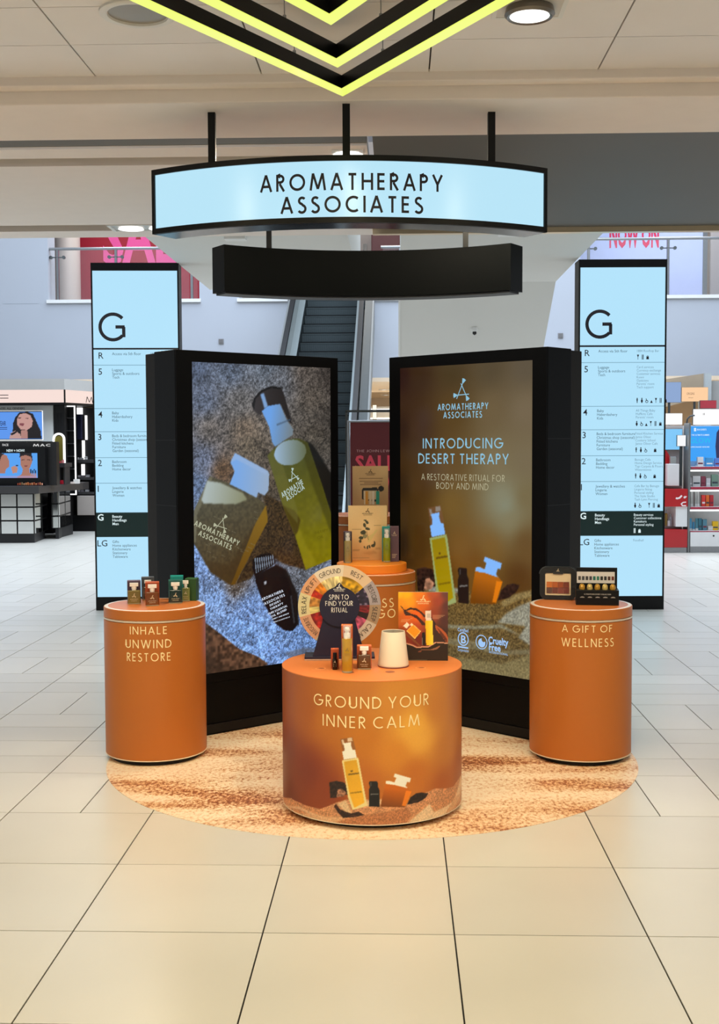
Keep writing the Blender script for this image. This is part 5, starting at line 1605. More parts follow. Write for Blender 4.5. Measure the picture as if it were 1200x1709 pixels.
for i in range(4):
    for j in range(2):
        cc = ((196, 110, 44), (176, 92, 36), (150, 70, 30), (120, 52, 32))[i] if j else ((96, 66, 56), (110, 60, 50), (130, 66, 56), (120, 56, 48))[i]
        x0 = -Wb * .31 + i * Wb * .155
        MB().box(x0, x0 + Wb * .15, .002, .006, Hb * (.20 + .18 * j), Hb * (.375 + .18 * j)).build('printed_block', mat('bag_%d_%d' % (i, j), cc), T)
MB().slab([(-Wb * .14, Hb * .80), (Wb * .14, Hb * .80), (Wb * .12, Hb * .875), (-Wb * .12, Hb * .875)], -.003, 0).build('tab', BLACK2, T)
decal('print', Plane(TMAT[T.name], (0, -.0005, 0)), emblem(0, Hb * .91, .014, .12), GOLDINK, T)
p = seat(997, 1010.5, HL)
T = thing('gift_case', 'opened black gift case with ten swatches and row of gold capped vials', 'gift box', (p.x, p.y, p.z + .0006), rot_to(p) + .05)
k_ = 5.85 / 2000
Wc = 70 * k_
MB().box(-Wc / 2, Wc / 2, 0, .10, 0, 25 * k_).build('tray', BLACK, T, bevel=.001)
MB().box(-Wc / 2 + .004, Wc / 2 - .004, .08, .092, 25 * k_, 60 * k_).build('lid', BLACK, T, bevel=.001)
MB().box(-Wc / 2 + .006, Wc / 2 - .016, .077, .08, 34 * k_, 53 * k_).build('lid_card', mat('lid_card_white', (214, 208, 204)), T)
for i in range(10):
    c = ((70, 66, 60), (66, 66, 70), (60, 56, 60), (66, 60, 70), (40, 110, 96), (50, 120, 100), (36, 34, 32), (40, 36, 36), (70, 40, 30), (110, 46, 26))[i]
    x0 = -Wc / 2 + .013 + i * .0178
    MB().box(x0, x0 + .0125, .0762, .077, 39 * k_, 45.5 * k_).build('swatch', mat('swatch_%d' % i, c), T)
for i in range(5):
    x0 = -Wc / 2 + .030 + i * (Wc - .058) / 4
    vl = MB().lathe([(.0135, 25 * k_), (.0145, 28 * k_), (.0125, 32 * k_), (.007, 34 * k_), (0, 34.5 * k_)], 16, x0, .035).build('vial', mat('gold_vial_%d' % (i % 2), ((186, 140, 50), (206, 180, 110))[i % 2], rough=.2, metal=.3), T, smooth=True)
    MB().slab([(x0 + .011 * math.cos(a), 12.5 * k_ + .006 * math.sin(a)) for a in [math.pi * q / 8 for q in range(9)]], -.001, 0).build('thumb_notch', mat('notch_grey', (150, 146, 140)), T)
decal('print', Plane(TMAT[T.name], (0, -.0005, 0)), caps('ULTIMATE DISCOVERY COLLECTION', None, .12, .16, 0, 18.5 * k_, width=Wc * .62), mat('white_print', (226, 222, 214)), T)

# ------------------------------------------------------------------ spinning wheel
pb = seat(567, 1101, HF)
dW = (pb - EYE).dot(FWD)
W_ = thing('prize_wheel', 'round spinning ritual wheel with eight wedges on a navy stand', 'prize wheel', (pb.x, pb.y, HF + .0008), rot_to(pb))
kw = dW / 2000
NAVY = mat('navy_board', (18, 15, 42), rough=.5, var=.05)
MB().box(-59 * kw, 59 * kw, -.02, .10, 0, .016).build('base', NAVY, W_, bevel=.001)
MB().box(-59 * kw, 59 * kw, -.0215, -.02, .0005, .006).build('base_edge', mat('silver_edge', (200, 180, 160), rough=.3, metal=.5), W_)
zc = at(565, 1012, dW).z - HF
MB().slab([(-45 * kw, .016), (43 * kw, .016), (20 * kw, zc), (-22 * kw, zc)], -.012, -.006).build('stand', NAVY, W_)
MB().slab([(-40 * kw, .016), (40 * kw, .016), (16 * kw, zc), (-16 * kw, zc)], .012, .02).build('rear_stand', NAVY, W_)
RW = 69.5 * kw
MB().bar((0, -.014, zc), (0, .02, zc), .008, 12).build('axle', STEEL, W_)
# wheel disc: eight printed wedges of their own
class WheelFace:
    pass
wedges = [(-38, 6.5, 'GROUND', (204, 190, 168), (206, 176, 110)), (6.5, 52, 'REST', (200, 172, 140), (176, 132, 20)), (52, 88, 'RESTORE', (150, 140, 142), (44, 36, 56)), (88, 117, 'SLEEP', (150, 124, 96), (110, 26, 30)), (117, 152, 'CALM', (184, 166, 148), (166, 72, 100)),
          (-70, -38, 'UPLIFT', (200, 146, 106), (206, 118, 24)), (-105, -70, 'RELAX', (196, 184, 140), (170, 116, 50)), (-144, -105, 'INVIGORATE', (190, 140, 108), (150, 26, 20)), (152, 216, '', (170, 160, 140), (120, 90, 40))]
def polar(r, a, y):
    return (r * math.sin(a), y, zc + r * math.cos(a))
ring_in = 50.5 * kw
for a0, a1, txt, cl, pcl in wedges:
    A0, A1 = math.radians(a0), math.radians(a1)
    n = 10
    w_ = MB()
    for (r0, r1, nm, c) in ((ring_in, RW, 'wedge', cl),):
        vs_, fs = [], []
        for i in range(n + 1):
            a = A0 + (A1 - A0) * i / n
            for y in (-.004, .004):
                vs_ += [polar(r0, a, y), polar(r1, a, y)]
        for i in range(n):
            b = i * 4
            fs += [(b, b + 1, b + 5, b + 4), (b + 6, b + 7, b + 3, b + 2), (b + 1, b + 3, b + 7, b + 5), (b + 4, b + 6, b + 2, b)]
        fs += [(0, 2, 3, 1), (n * 4, n * 4 + 1, n * 4 + 3, n * 4 + 2)]
        w_.add(vs_, fs)
    wo = w_.build('wedge', mat('wedge_%d' % (a0 * 10), cl, rough=.45), W_)
    # picture sector inside the rim
    nr, na = 14, 26
    vs_, fs, col = [], [], []
    rs = np.random.RandomState(int(a0) + 500)
    nzz = vnoise(na + 1, nr + 1, 3.4, 2.6, int(a0) + 700)
    fib = vnoise(na + 1, nr + 1, 1.6, 7, int(a0) + 300)
    for i in range(na + 1):
        for j in range(nr + 1):
            a = A0 + (A1 - A0) * i / na
            r = 26 * kw + (ring_in - 26 * kw) * j / nr
            vs_.append(polar(r, a, -.0042))
            k = .6 + .8 * nzz[j, i]
            c = np.array(pcl) * k
            f = i / na
            if txt == 'GROUND' and abs(f - .5) < .42:
                c = np.array((222, 200, 140)) * (.7 + .5 * fib[j, i])
            if txt == 'UPLIFT' and f < .45:
                c = np.array((176, 40, 16)) * (.8 + .4 * nzz[j, i])
            if txt == 'RELAX' and f < .4:
                c = np.array((214, 196, 120)) * (.8 + .3 * fib[j, i])
            if txt == 'SLEEP' and f > .55:
                c = np.array((34, 18, 16)) * (.8 + .4 * nzz[j, i])
            if txt == 'RESTORE' and nzz[j, i] > .66:
                c = np.array((120, 104, 130))
            col.append(lin(np.clip(c, 0, 255)) + (1,))
    for i in range(na):
        for j in range(nr):
            b = i * (nr + 1) + j
            fs.append((b, b + 1, b + nr + 2, b + nr + 1))
    po = MB().add(vs_, fs).build('wedge_picture', attr_mat('card_print'), wo)
    ca_ = po.data.color_attributes.new('ink', 'FLOAT_COLOR', 'POINT')
    ca_.data.foreach_set('color', np.array(col, np.float32).ravel())
    if txt:
        hgt = 8 * kw
        tw = caps(txt, hgt, .11, .12)
        wd = max(q[0] for r in tw for q in r) * 2
        maxw = (A1 - A0) * (RW - 9 * kw) * .8
        kx = min(1, maxw / wd)
        am, rm = (A0 + A1) / 2, (RW + ring_in) / 2
        mb = MB()
        for q in tw:
            mb.add([polar(rm + y_, am + x_ * kx / rm, -.0052) for x_, y_ in q], [tuple(range(len(q)))])
        mb.build('lettering', mat('wheel_ink', (70, 58, 50)), wo)
# centre plate with pointer
hub = MB()
pts = [(33.5 * kw * math.sin(a), zc + 33.5 * kw * math.cos(a)) for a in [math.radians(-14 - k * (332 / 40)) for k in range(41)]]
pts = pts + [(0, zc + 41 * kw)]
hub.slab(pts, -.020, -.0125)
hub.build('centre_plate', NAVY, W_)
SW = Plane(TMAT[W_.name], (0, -.0205, 0))
WPR = mat('white_print', (226, 222, 214))
def wl(txt, x0, x1, y, hpx, wgt=.11):
    (ua, va), (ub, vb) = SW.uv(x0, y), SW.uv(x1, y)
    return caps(txt, hpx * kw, wgt, .2, (ua + ub) / 2, (va + vb) / 2, width=ub - ua)
u, v = SW.uv(566, 979)
for l_ in (wl('SPIN TO', 549, 582, 996.5, 8), wl('FIND YOUR', 543, 589, 1007, 8), wl('RITUAL', 553, 580, 1018, 8)):
    decal('lettering', SW, l_, WPR, W_, off=.0004)
decal('emblem', SW, emblem(u, v, 8 * kw, .1) + wl('AROMATHERAPY', 556, 576, 983.5, 2, .16) + wl('ASSOCIATES', 558, 574, 986.2, 2, .16), WPR, W_, off=.0004)

# ------------------------------------------------------------------ sale banner at the foot of the escalator
dB = 12.6
X0, X1, Y0_, Z0, Z1 = pbox(585, 668, 703, 857, dB)
BN = thing('sale_banner', 'dark red sale banner on a metal barrier seen between the screens', 'banner', ((X0 + X1) / 2, Y0_, 0), YAW * .5)
wbn = (X1 - X0) / 2
MB().box(-wbn, wbn, 0, .012, Z0, Z1).build('panel', mat('banner_red', (94, 18, 28), rough=.5), BN)
MB().box(-wbn - .07, wbn + .02, -.03, .05, Z0 - .04, Z0).build('sill', mat('pinkish_sill', (190, 120, 116), rough=.5), BN)
MB().bar((-wbn - .02, .01, 0), (-wbn - .02, .01, Z1 + .012), .014, 10).build('post', STEEL, BN, smooth=True)
MB().bar((wbn + .02, .01, 0), (wbn + .02, .01, Z1 + .012), .014, 10).build('post', STEEL, BN, smooth=True)
zr_ = at(620, 686, dB).z
MB().box(-wbn - .05, wbn + .3, .02, .045, zr_ - .012, zr_ + .012).build('top_rail', DSTEEL, BN)
MB().box(-wbn - .05, -wbn - .028, .02, .045, 0, zr_).build('rail_post', DSTEEL, BN)
MB().bar((-wbn - .02, .0, Z1), (wbn + .02, .0, Z1), .011, 8).build('hanging_bar', STEEL, BN, smooth=True)
SB = Plane(TMAT[BN.name], (0, -.001, 0))
ua, va = SB.uv(595, 753.5); ub, vb = SB.uv(657, 751.5)
decal('lettering', SB, caps('THE JOHN LEWIS', .026, .12, .2, (ua + ub) / 2, (va + vb) / 2, width=ub - ua), mat('banner_grey_ink', (200, 150, 150)), BN)
ua, va = SB.uv(593, 785); ub, vb = SB.uv(661, 760)
decal('lettering', SB, font_polys('SALE', size=(vb - va) * 1.4, width=ub - ua, cx=ua, cy=(va + vb) / 2, bold=.03), mat('banner_pink_ink', (226, 70, 90)), BN)
ua, va = SB.uv(593, 815); ub, vb = SB.uv(661, 793)
decal('lettering', SB, font_polys('NOW ON', size=(vb - va) * 1.4, width=ub - ua, cx=ua, cy=(va + vb) / 2, bold=.03), mat('banner_pink_ink', (226, 70, 90)), BN)

# ------------------------------------------------------------------ make-up counter on the left, far behind
GLOWW = lit('white_glow', (255, 255, 255), 1.3)
MIRR = mat('mirror_tile', (214, 216, 214), rough=.06, metal=1.0, var=.02)
CHAR = mat('charcoal_counter', (52, 50, 50), rough=.4)
def px_frame(px, py, d):
    p = at(px, py, d)
    return p
dH = 20.6
ORD = ['first', 'second', 'third', 'fourth', 'fifth', 'sixth', 'seventh', 'eighth', 'ninth', 'tenth', 'eleventh', 'twelfth', 'thirteenth']
def local(T, px, py, d):
    return TMAT[T.name].inverted() @ at(px, py, d)
# header canopy
HC = thing('makeup_canopy', 'grey canopy with glowing pink fascia over the make-up counter', 'canopy', tuple(at(0, 650, dH)))
q = lambda px, py, d=dH: local(HC, px, py, d)
xa, xb = q(-260, 650).x, q(108.5, 650).x
xc, yc = q(235, 650, dH + 2.4).x, q(235, 650, dH + 2.4).y
def strip(z0, z1, off=0.0, dep=.3):
    m_ = MB()
    m_.prism([(xa, -off), (xb + off * .4, -off), (xb + off * .4, dep), (xa, dep)], z0, z1)
    return m_
zA, zB, zC_, zD = q(50, 632.5).z, q(50, 650.5).z, q(50, 672).z, q(50, 676).z
CAN = mat('canopy_grey', (186, 184, 180), rough=.5)
out = [(xa, 0), (xb, 0), (xc, yc), (xc, yc + .6), (xa, yc + .6)]
MB().prism(out, zB, zA).build('roof_band', CAN, HC)
inn = [(xa, .02), (xb - .01, .02), (xc - .02, yc + .02), (xc - .02, yc + .5), (xa, yc + .5)]
MB().prism(inn, zC_, zB).build('glow_band', lit('pink_glow', (246, 222, 214), 1.0), HC)
MB().prism(out, zC_ - .04, zC_).build('lower_edge', BLACK, HC)
MB().prism([(xb - .012, -.005), (xb + .012, -.005), (xb + .012, .02), (xb - .012, .02)], zC_, zB).build('corner_bar', BLACK, HC)
PH = Plane(TMAT[HC.name], (0, .018, 0))
u0, v0 = PH.uv(-20, 661.5)
decal('lettering', PH, [[(PH.uv(-20, y)[0], PH.uv(0, y)[1] - .006), (PH.uv(14, y)[0], PH.uv(0, y)[1] - .006), (PH.uv(14, y)[0], PH.uv(0, y)[1] + .006), (PH.uv(-20, y)[0], PH.uv(0, y)[1] + .006)] for y in (659.5, 664.5)], BLACK, HC)
dirv = Vector((xc - xb, yc, 0)).normalized()
PS = Plane(TMAT[HC.name], (xb, .0, 0), dirv, (0, 0, 1))
uM, vM = PS.uv(144, 667)
kM = PS.uv(144, 662)[1] - PS.uv(144, 672)[1]
uE, vE = PS.uv(160, 668)
decal('lettering', PS, caps('MAC', kM, .09, .12, (uM + uE) / 2 + .15, vM, width=(uE - uM) * 2.1), BLACK, HC, off=.003)

# display wall under the canopy
DW = thing('makeup_display_wall', 'black display wall with bright advert screen of the make-up counter', 'display', (HC.location.x, HC.location.y + .35, 0))
w = lambda px, py, d=dH + .35: local(DW, px, py, d)
zT = w(0, 675).z
MB().box(w(-260, 700).x, w(109, 700).x, 0, .5, 0, zT).build('wall', mat('ribbed_black', (20, 18, 18), rough=.5), DW)
for k in range(6):
    x0 = w(91 + k * 2.6, 700).x
    MB().box(x0, x0 + .012, -.012, 0, w(0, 725).z, w(0, 690).z).build('rib', BLACK2, DW)
MB().box(w(-260, 700).x, w(90, 700).x, -.05, 0, w(0, 737).z, w(0, 677).z).build('white_surround', mat('silver_panel', (232, 234, 230), rough=.4), DW)
MB().box(w(-260, 700).x, w(73.5, 700).x, -.056, -.05, w(0, 735).z, w(0, 686).z).build('edge_glow', GLOWW, DW)
MB().box(w(-260, 700).x, w(72.5, 700).x, -.09, -.056, w(0, 734).z, w(0, 686.5).z).build('screen_casing', BLACK, DW)
PW = Plane(TMAT[DW.name], (0, -.091, 0))
(u0, v1), (u1, v0) = PW.uv(-60, 688), PW.uv(71, 732.5)
pic = Picture(PW, u0, u1, v0, v1, 130, 48)
pic.C[:] = (92, 150, 236)
def m3(pts):     # crop of the counter: 7.06 px per photo px
    return [(x / 7.06, 620 + y / 7.06) for x, y in pts]
def fc(pts, c, **k):
    k.setdefault('soft', 0)
    pic.fill(m3(pts), c, **k)
fc([(150, 790), (150, 620), (180, 540), (230, 480), (330, 475), (390, 500), (430, 590), (480, 700), (490, 790)], (28, 22, 24))
fc([(200, 560), (230, 505), (300, 490), (360, 520), (385, 580), (375, 650), (320, 690), (240, 680), (205, 630)], (196, 150, 142))
fc([(250, 690), (320, 690), (330, 790), (250, 790)], (176, 128, 120))
fc([(225, 615), (260, 605), (290, 618), (270, 642), (235, 636)], (130, 70, 76))
fc([(215, 545), (245, 540), (250, 550), (220, 556)], (70, 46, 46))
fc([(300, 545), (335, 550), (332, 560), (300, 554)], (70, 46, 46))
fc([(110, 790), (130, 720), (180, 700), (240, 740), (250, 790)], (190, 150, 142))
fc([(120, 735), (190, 700), (200, 720), (135, 755)], (24, 20, 24))
pic.build('advert', attr_mat('screen_print', screen=True), DW)
ink = []
a, b = PW.uv(-2, 706.5), PW.uv(11, 706.5)
ink += font_polys('WEAR', size=.115, cx=b[0] - .17, cy=a[1], width=.16, bold=.01)
for y in (713.5, 716.3):
    a, b = PW.uv(-20, y), PW.uv(12, y)
    ink.append([(a[0], a[1] - .005), (b[0], a[1] - .005), (b[0], a[1] + .005), (a[0], a[1] + .005)])
decal('advert_lettering', PW, ink, lit('navy_screen', (20, 30, 80), 1.0), DW)
PT = Plane(TMAT[DW.name], (0, -.051, 0))
a = PT.uv(42, 681.5)
decal('surround_lettering', PT, font_polys('ALL RACES. ALL GENDERS.', size=.05, cx=a[0], cy=a[1], align='r', bold=.01), BLACK, DW)

# glowing frames and shelves round the corner
def glow_frame(label, x0, x1, y0, y1, d, back=BLACK):
    a, b = at(x0, y1, d), at(x1, y0, d)
    T = thing('lit_shelf_frame', label, 'display', ((a.x + b.x) / 2, a.y, a.z))
    w2, h = (b.x - a.x) / 2, b.z - a.z
    t = .02
    MB().box(-w2, w2, .03, .12, 0, h).build('back', back, T)
    MB().box(-w2, -w2 + t, 0, .03, 0, h).box(w2 - t, w2, 0, .03, 0, h).box(-w2 + t, w2 - t, 0, .03, h - t, h).box(-w2 + t, w2 - t, 0, .03, 0, t).build('glow_tube', GLOWW, T)
    n = max(3, int(h / .22))
    for k in range(1, n):
        MB().box(-w2 + t, w2 - t, -.05, .03, k * h / n, k * h / n + .015).build('shelf', CHAR, T)
    return T
SD = thing('makeup_side_shelving', 'dark shelving round the corner of the make-up counter', 'shelving', tuple(Vector((at(109, 880, 21.2).x, at(109, 880, 21.2).y, 0))))
s_ = lambda px, py, d=21.6: local(SD, px, py, d)
MB().box(s_(109, 700).x, s_(240, 700).x, .6, 1.0, 0, s_(130, 680).z).build('back_panel', mat('shelf_black', (22, 20, 22), rough=.5), SD)
for y0, y1 in ((767, 772), (796, 800), (820, 824)):
    MB().box(s_(124, y0).x, s_(240, y0).x, .1, .6, s_(130, y1).z, s_(130, y0).z).build('shelf', CHAR, SD)
MB().box(s_(137, y0).x, s_(240, y0).x, .05, .6, s_(130, 858).z, s_(130, 826).z).build('drawer_front', mat('taupe_front', (170, 160, 152), rough=.4), SD, bevel=.01)
MB().box(s_(120, y0).x, s_(240, y0).x, .12, .6, 0, s_(130, 858).z).build('plinth', BLACK, SD)
for x0, x1, y0, y1 in ((138, 141, 693, 734), (133, 137, 735, 768), (132, 137, 775, 795)):
    MB().box(s_(x0, y0).x, s_(x1, y0).x, .55, .6, s_(130, y1).z, s_(130, y0).z).build('glow_tube', GLOWW, SD)
MB().box(s_(125, y0).x, s_(134, y0).x, .5, .6, s_(130, 733).z, s_(130, 692).z).build('dark_mirror', mat('night_blue', (40, 42, 66), rough=.15), SD)
MB().box(s_(125, y0).x, s_(135, y0).x, .5, .6, s_(130, 691).z, s_(130, 680).z).build('lamp_box', GLOWW, SD)
glow_frame('tall narrow glowing shelf frame beside the make-up advert wall', 109.5, 125, 677, 826, 21.06)
# small goods on the side shelves
random.seed(5)
for i, (px, py, c, wpx, hpx) in enumerate(((129, 766.5, (196, 190, 184), 5, 3.5), (136, 766.5, (150, 146, 144), 6, 3), (144, 766.5, (200, 196, 190), 4, 5), (127, 795.5, (150, 140, 150), 3, 5), (132, 795.5, (196, 186, 186), 5, 3), (139, 795.5, (120, 112, 116), 5, 3), (147, 795.5, (180, 176, 176), 6, 4),
                                            (132, 819.5, (190, 184, 186), 4, 3), (138, 819.5, (140, 132, 138), 5, 2.6), (146, 819.5, (196, 192, 192), 6, 3.4))):
    p = at(px, py, 21.45)
    zz = {766.5: s_(130, 767).z, 795.5: s_(130, 796).z, 819.5: s_(130, 820).z}[py]
    k = 21.45 / 2000
    T = thing('makeup_box', ORD[(0, 1, 2, 0, 1, 2, 3, 0, 1, 2)[i]] + ' cosmetics box from the left on the ' + ('upper', 'upper', 'upper', 'middle', 'middle', 'middle', 'middle', 'lower', 'lower', 'lower')[i] + ' dark shelf round the corner', 'cosmetics', (p.x, SD.location.y + .25, zz + .001), group='cosmetics on the side shelves')
    MB().box(-wpx * k / 2, wpx * k / 2, -.03, .03, 0, hpx * k).build('body', mat('goods_%d' % i, c, rough=.4), T, bevel=.003)
    MB().box(-wpx * k / 2 - .001, wpx * k / 2 + .001, -.031, .031, hpx * k * .7, hpx * k * .8).build('band', BLACK2, T)

# front island
dI = 18.8
IS = thing('makeup_island', 'dark make-up island on mirrored block legs with charcoal counter top', 'counter', tuple(Vector((at(57, 906, dI).x, at(57, 906, dI).y, 0))))
i_ = lambda px, py, d=dI: local(IS, px, py, d)
zt, zu = i_(50, 811).z, i_(50, 823.5).z
x66 = i_(66.5, 815).x
far_ = i_(146, 810, 20.6)
MB().prism([(i_(-200, 815).x, -.06), (x66, -.06), (far_.x, far_.y - .3), (far_.x, far_.y + .1), (i_(-200, 815).x, far_.y + .1)], zu, zt).build('counter_top', CHAR, IS, bevel=.004)
def block(x0, x1, xs, ys, y0, y1, yp, d):
    """mirrored leg: front tiles, side tiles, dark plinth"""
    a = i_(x0, 880, d)
    b = i_(x1, 880, d)
    c = i_(xs, 880, d + ys)
    z1, z0 = i_(x1, y0, d).z, i_(x1, y1, d).z
    out = [(a.x, a.y), (b.x, b.y), (c.x, c.y), (a.x, c.y)]
    ins = [(a.x + .05, a.y + .05), (b.x - .02, b.y + .05), (c.x - .05, c.y), (a.x + .05, c.y)]
    MB().prism(ins, 0, z0).build('plinth', BLACK2, IS)
    MB().prism([(x + (.01 if k in (0, 3) else -.01), y + .01) for k, (x, y) in enumerate(out)], z0, z1).build('leg_core', BLACK, IS)
    n = 3
    hgt = (z1 - z0) / n
    cols = max(1, int(round((b.x - a.x) / .27)))
    for r in range(n):
        for k in range(cols):
            xx0 = a.x + (b.x - a.x) * k / cols
            xx1 = a.x + (b.x - a.x) * (k + 1) / cols
            MB().box(xx0 + .012, xx1 - .012, a.y - .012, a.y + .01, z0 + r * hgt + .012, z0 + (r + 1) * hgt - .012).build('mirror_tile', MIRR, IS)
        nrm = Vector((c.y - b.y, -(c.x - b.x), 0)).normalized()
        e = Vector((c.x - b.x, c.y - b.y, 0))
        for k in range(2):
            s0, s1 = Vector((b.x, b.y, 0)) + e * (k / 2 + .03), Vector((b.x, b.y, 0)) + e * ((k + 1) / 2 - .03)
            o4 = [s0 - nrm * .01, s0 + nrm * .012, s1 + nrm * .012, s1 - nrm * .01]
            MB().prism([(v.x, v.y) for v in o4], z0 + r * hgt + .012, z0 + (r + 1) * hgt - .012).build('mirror_tile', MIRR, IS)
block(-26, 58, 80, .9, 823.5, 891.5, 906, dI)
block(86, 98.5, 117.5, 1.1, 820, 882, 896, dI + .75)
MB().box(i_(82, 850, 20.4).x, i_(99, 850, 20.4).x, 1.2, 1.5, .06, zu).build('inner_shelf', BLACK, IS)
# island screen
MB().box(i_(-120, 780).x, i_(71, 780).x, .15, .28, zt, i_(0, 748, dI + .15).z).build('screen_casing', BLACK, IS)
MB().box(i_(-120, 780).x, i_(86, 780).x, .29, .45, zt, i_(0, 737.5, dI + .3).z).build('sign_band', mat('sign_black', (16, 14, 14), rough=.4), IS)
PI_ = Plane(TMAT[IS.name], (0, .148, 0))
(u0, v1), (u1, v0) = PI_.uv(-40, 756.5), PI_.uv(63, 797.5)
pic = Picture(PI_, u0, u1, v0, v1, 104, 42)
pic.C[:] = (84, 160, 240)
def m4(pts):
    return [(x / 7.06, 620 + y / 7.06) for x, y in pts]
def fd(pts, c, **k):
    k.setdefault('soft', 0)
    pic.fill(m4(pts), c, **k)
SKIN = (168, 116, 98)
fd([(228, 1010), (235, 960), (370, 960), (385, 1040), (370, 1060), (360, 1020), (240, 1020)], (26, 20, 22))
fd([(240, 1000), (300, 985), (365, 1005), (380, 1060), (350, 1140), (310, 1175), (275, 1160), (240, 1100)], SKIN)
fd([(270, 1150), (345, 1150), (360, 1230), (250, 1230)], SKIN)
fd([(200, 1240), (270, 1205), (350, 1205), (430, 1240), (430, 1265), (200, 1265)], SKIN)
fd([(285, 1110), (325, 1110), (318, 1125), (292, 1125)], (120, 50, 56))
fd([(255, 1040), (290, 1036), (290, 1044), (258, 1048)], (40, 26, 26))
fd([(320, 1036), (352, 1040), (352, 1048), (320, 1044)], (40, 26, 26))
fd([(-40, 990), (20, 970), (80, 990), (110, 1060), (110, 1120), (70, 1150), (60, 1200), (-40, 1200)], SKIN)
fd([(-60, 1000), (-20, 960), (60, 965), (20, 990), (-10, 1080), (-60, 1100)], (40, 26, 24))
fd([(130, 1130), (170, 1110), (210, 1130), (200, 1190), (150, 1200)], (186, 134, 116))
fd([(185, 1105), (215, 1100), (215, 1112), (190, 1118)], (20, 16, 20))
for k in range(4):
    fd([(355 + k * 20, 1150 + (k % 2) * 15), (368 + k * 20, 1150 + (k % 2) * 15), (368 + k * 20, 1200), (355 + k * 20, 1200)], (16, 14, 24))
    fd([(355 + k * 20, 1200), (368 + k * 20, 1200), (368 + k * 20, 1255), (355 + k * 20, 1255)], (176, 130, 120))
fd([(-40, 1232), (440, 1225), (440, 1262), (-40, 1262)], (170, 150, 200), alpha=.6)
pic.build('advert', attr_mat('screen_print', screen=True), IS)
PB_ = Plane(TMAT[IS.name], (0, .149, 0))
a = PB_.uv(11, 752)
b = PB_.uv(41, 752)
decal('casing_lettering', PB_, font_polys('NEW + NOW!', size=.055, cx=a[0], cy=a[1], width=b[0] - a[0], bold=.02), lit('white_text', (226, 244, 246), 1.0), IS)
PB2 = Plane(TMAT[IS.name], (0, .289, 0))
a, b = PB2.uv(4, 742.5), PB2.uv(14, 742.5)
ink = font_polys('FACE', size=.05, cx=a[0], cy=a[1], width=b[0] - a[0], bold=.02)
a, b = PB2.uv(55, 743), PB2.uv(85, 743)
ink += caps('MAC', .04, .2, .15, (a[0] + b[0]) / 2, a[1], width=b[0] - a[0])
decal('band_lettering', PB2, ink, lit('grey_white_text', (206, 206, 206), 1.0), IS)
# tiered rack, arch mirror
MB().box(i_(72, 780).x, i_(115, 780, dI + 1.0).x, .75, 1.2, i_(72, 780, dI + .9).z, i_(72, 775, dI + .9).z + .02).build('rack_shelf', CHAR, IS)
MB().box(i_(74, 780).x, i_(76, 780).x, .8, 1.1, zt, i_(72, 779, dI + .9).z).build('rack_post', CHAR, IS)
MB().box(i_(112, 780, dI + 1).x, i_(114, 780, dI + 1).x, .8, 1.1, zt, i_(72, 779, dI + .9).z).build('rack_post', CHAR, IS)
zr_ = i_(72, 775, dI + .9).z + .02
a, b = at(90.5, 772, dI + 1.0), at(107, 724, dI + 1.0)
T = thing('arch_mirror', 'arched mirror with white glowing rim on the make-up island', 'mirror', ((a.x + b.x) / 2, IS.location.y + 1.0, zr_ + .001))
w2, hh = (b.x - a.x) / 2, b.z - zr_
arch = [(-w2, 0)] + [(w2 * math.cos(t), hh - w2 + w2 * math.sin(t)) for t in [math.pi - math.pi * k / 14 for k in range(15)]] + [(w2, 0)]
rim = MB()
for r in ribbon(arch, .016):
    rim.slab(r, -.02, .02)
rim.build('glow_rim', GLOWW, T)
ina = [(x * .84, max(0.0, z) * .93) for x, z in arch]
MB().slab(ina[::-1], .0, .01).build('mirror_glass', mat('mirror_olive', (150, 136, 60), rough=.2, metal=.5), T)
# the goods on the island: lipsticks, palettes, boxes
k = dI / 2000
cols = [(176, 70, 40), (196, 96, 60), (150, 120, 80), (206, 150, 110), (226, 150, 96), (230, 130, 70), (210, 110, 60), (236, 160, 110), (190, 90, 50), (226, 140, 90), (150, 60, 50), (200, 120, 80), (214, 150, 120)]
for n_, c in enumerate(cols):
    px = 27.5 + n_ * 3.4
    p = at(px, 812, dI)
    T = thing('foundation_tube', ORD[n_] + ' foundation tube from the left in the row before the island screen', 'cosmetics', (p.x, IS.location.y + .07, IS.location.z + zt + .001), group='foundation tubes on the island')
    MB().lathe([(.011, 0), (.011, .038 + .006 * (n_ % 3)), (.009, .04 + .006 * (n_ % 3))], 10).build('tube', mat('tube_%d' % n_, c, rough=.35), T, smooth=True)
    MB().lathe([(.0115, .0), (.0115, .012)], 10).build('cap', BLACK2, T, smooth=True)
for n_, (px, c, wv, hv) in enumerate(((79, (206, 200, 196), .09, .02), (88, (196, 100, 60), .07, .05), (95, (170, 70, 40), .06, .05), (104, (170, 20, 40), .05, .06), (107, (176, 120, 130), .04, .03), (121, (206, 190, 180), .05, .03), (128, (226, 222, 216), .09, .07))):
    dd = dI + .62 + .2 * n_ / 3
    p = at(px, 806, dd)
    T = thing('makeup_tester', ('folded white paper sheet', 'orange blush palette', 'rust red palette', 'crimson lipstick stand', 'mauve tester tray', 'beige powder tray', 'white crumpled tissue box')[n_] + ' lying on the make-up island', 'cosmetics', (p.x, p.y, zt + .001), group='testers on the island')
    MB().box(-wv / 2, wv / 2, -.04, .04, 0, hv).build('body', mat('tester_%d' % n_, c, rough=.4), T, bevel=.004)
    MB().box(-wv * .4, wv * .4, -.032, .032, hv, hv + .004).build('insert', mat('tester_in_%d' % n_, tuple(int(v * .8) for v in c), rough=.4), T)
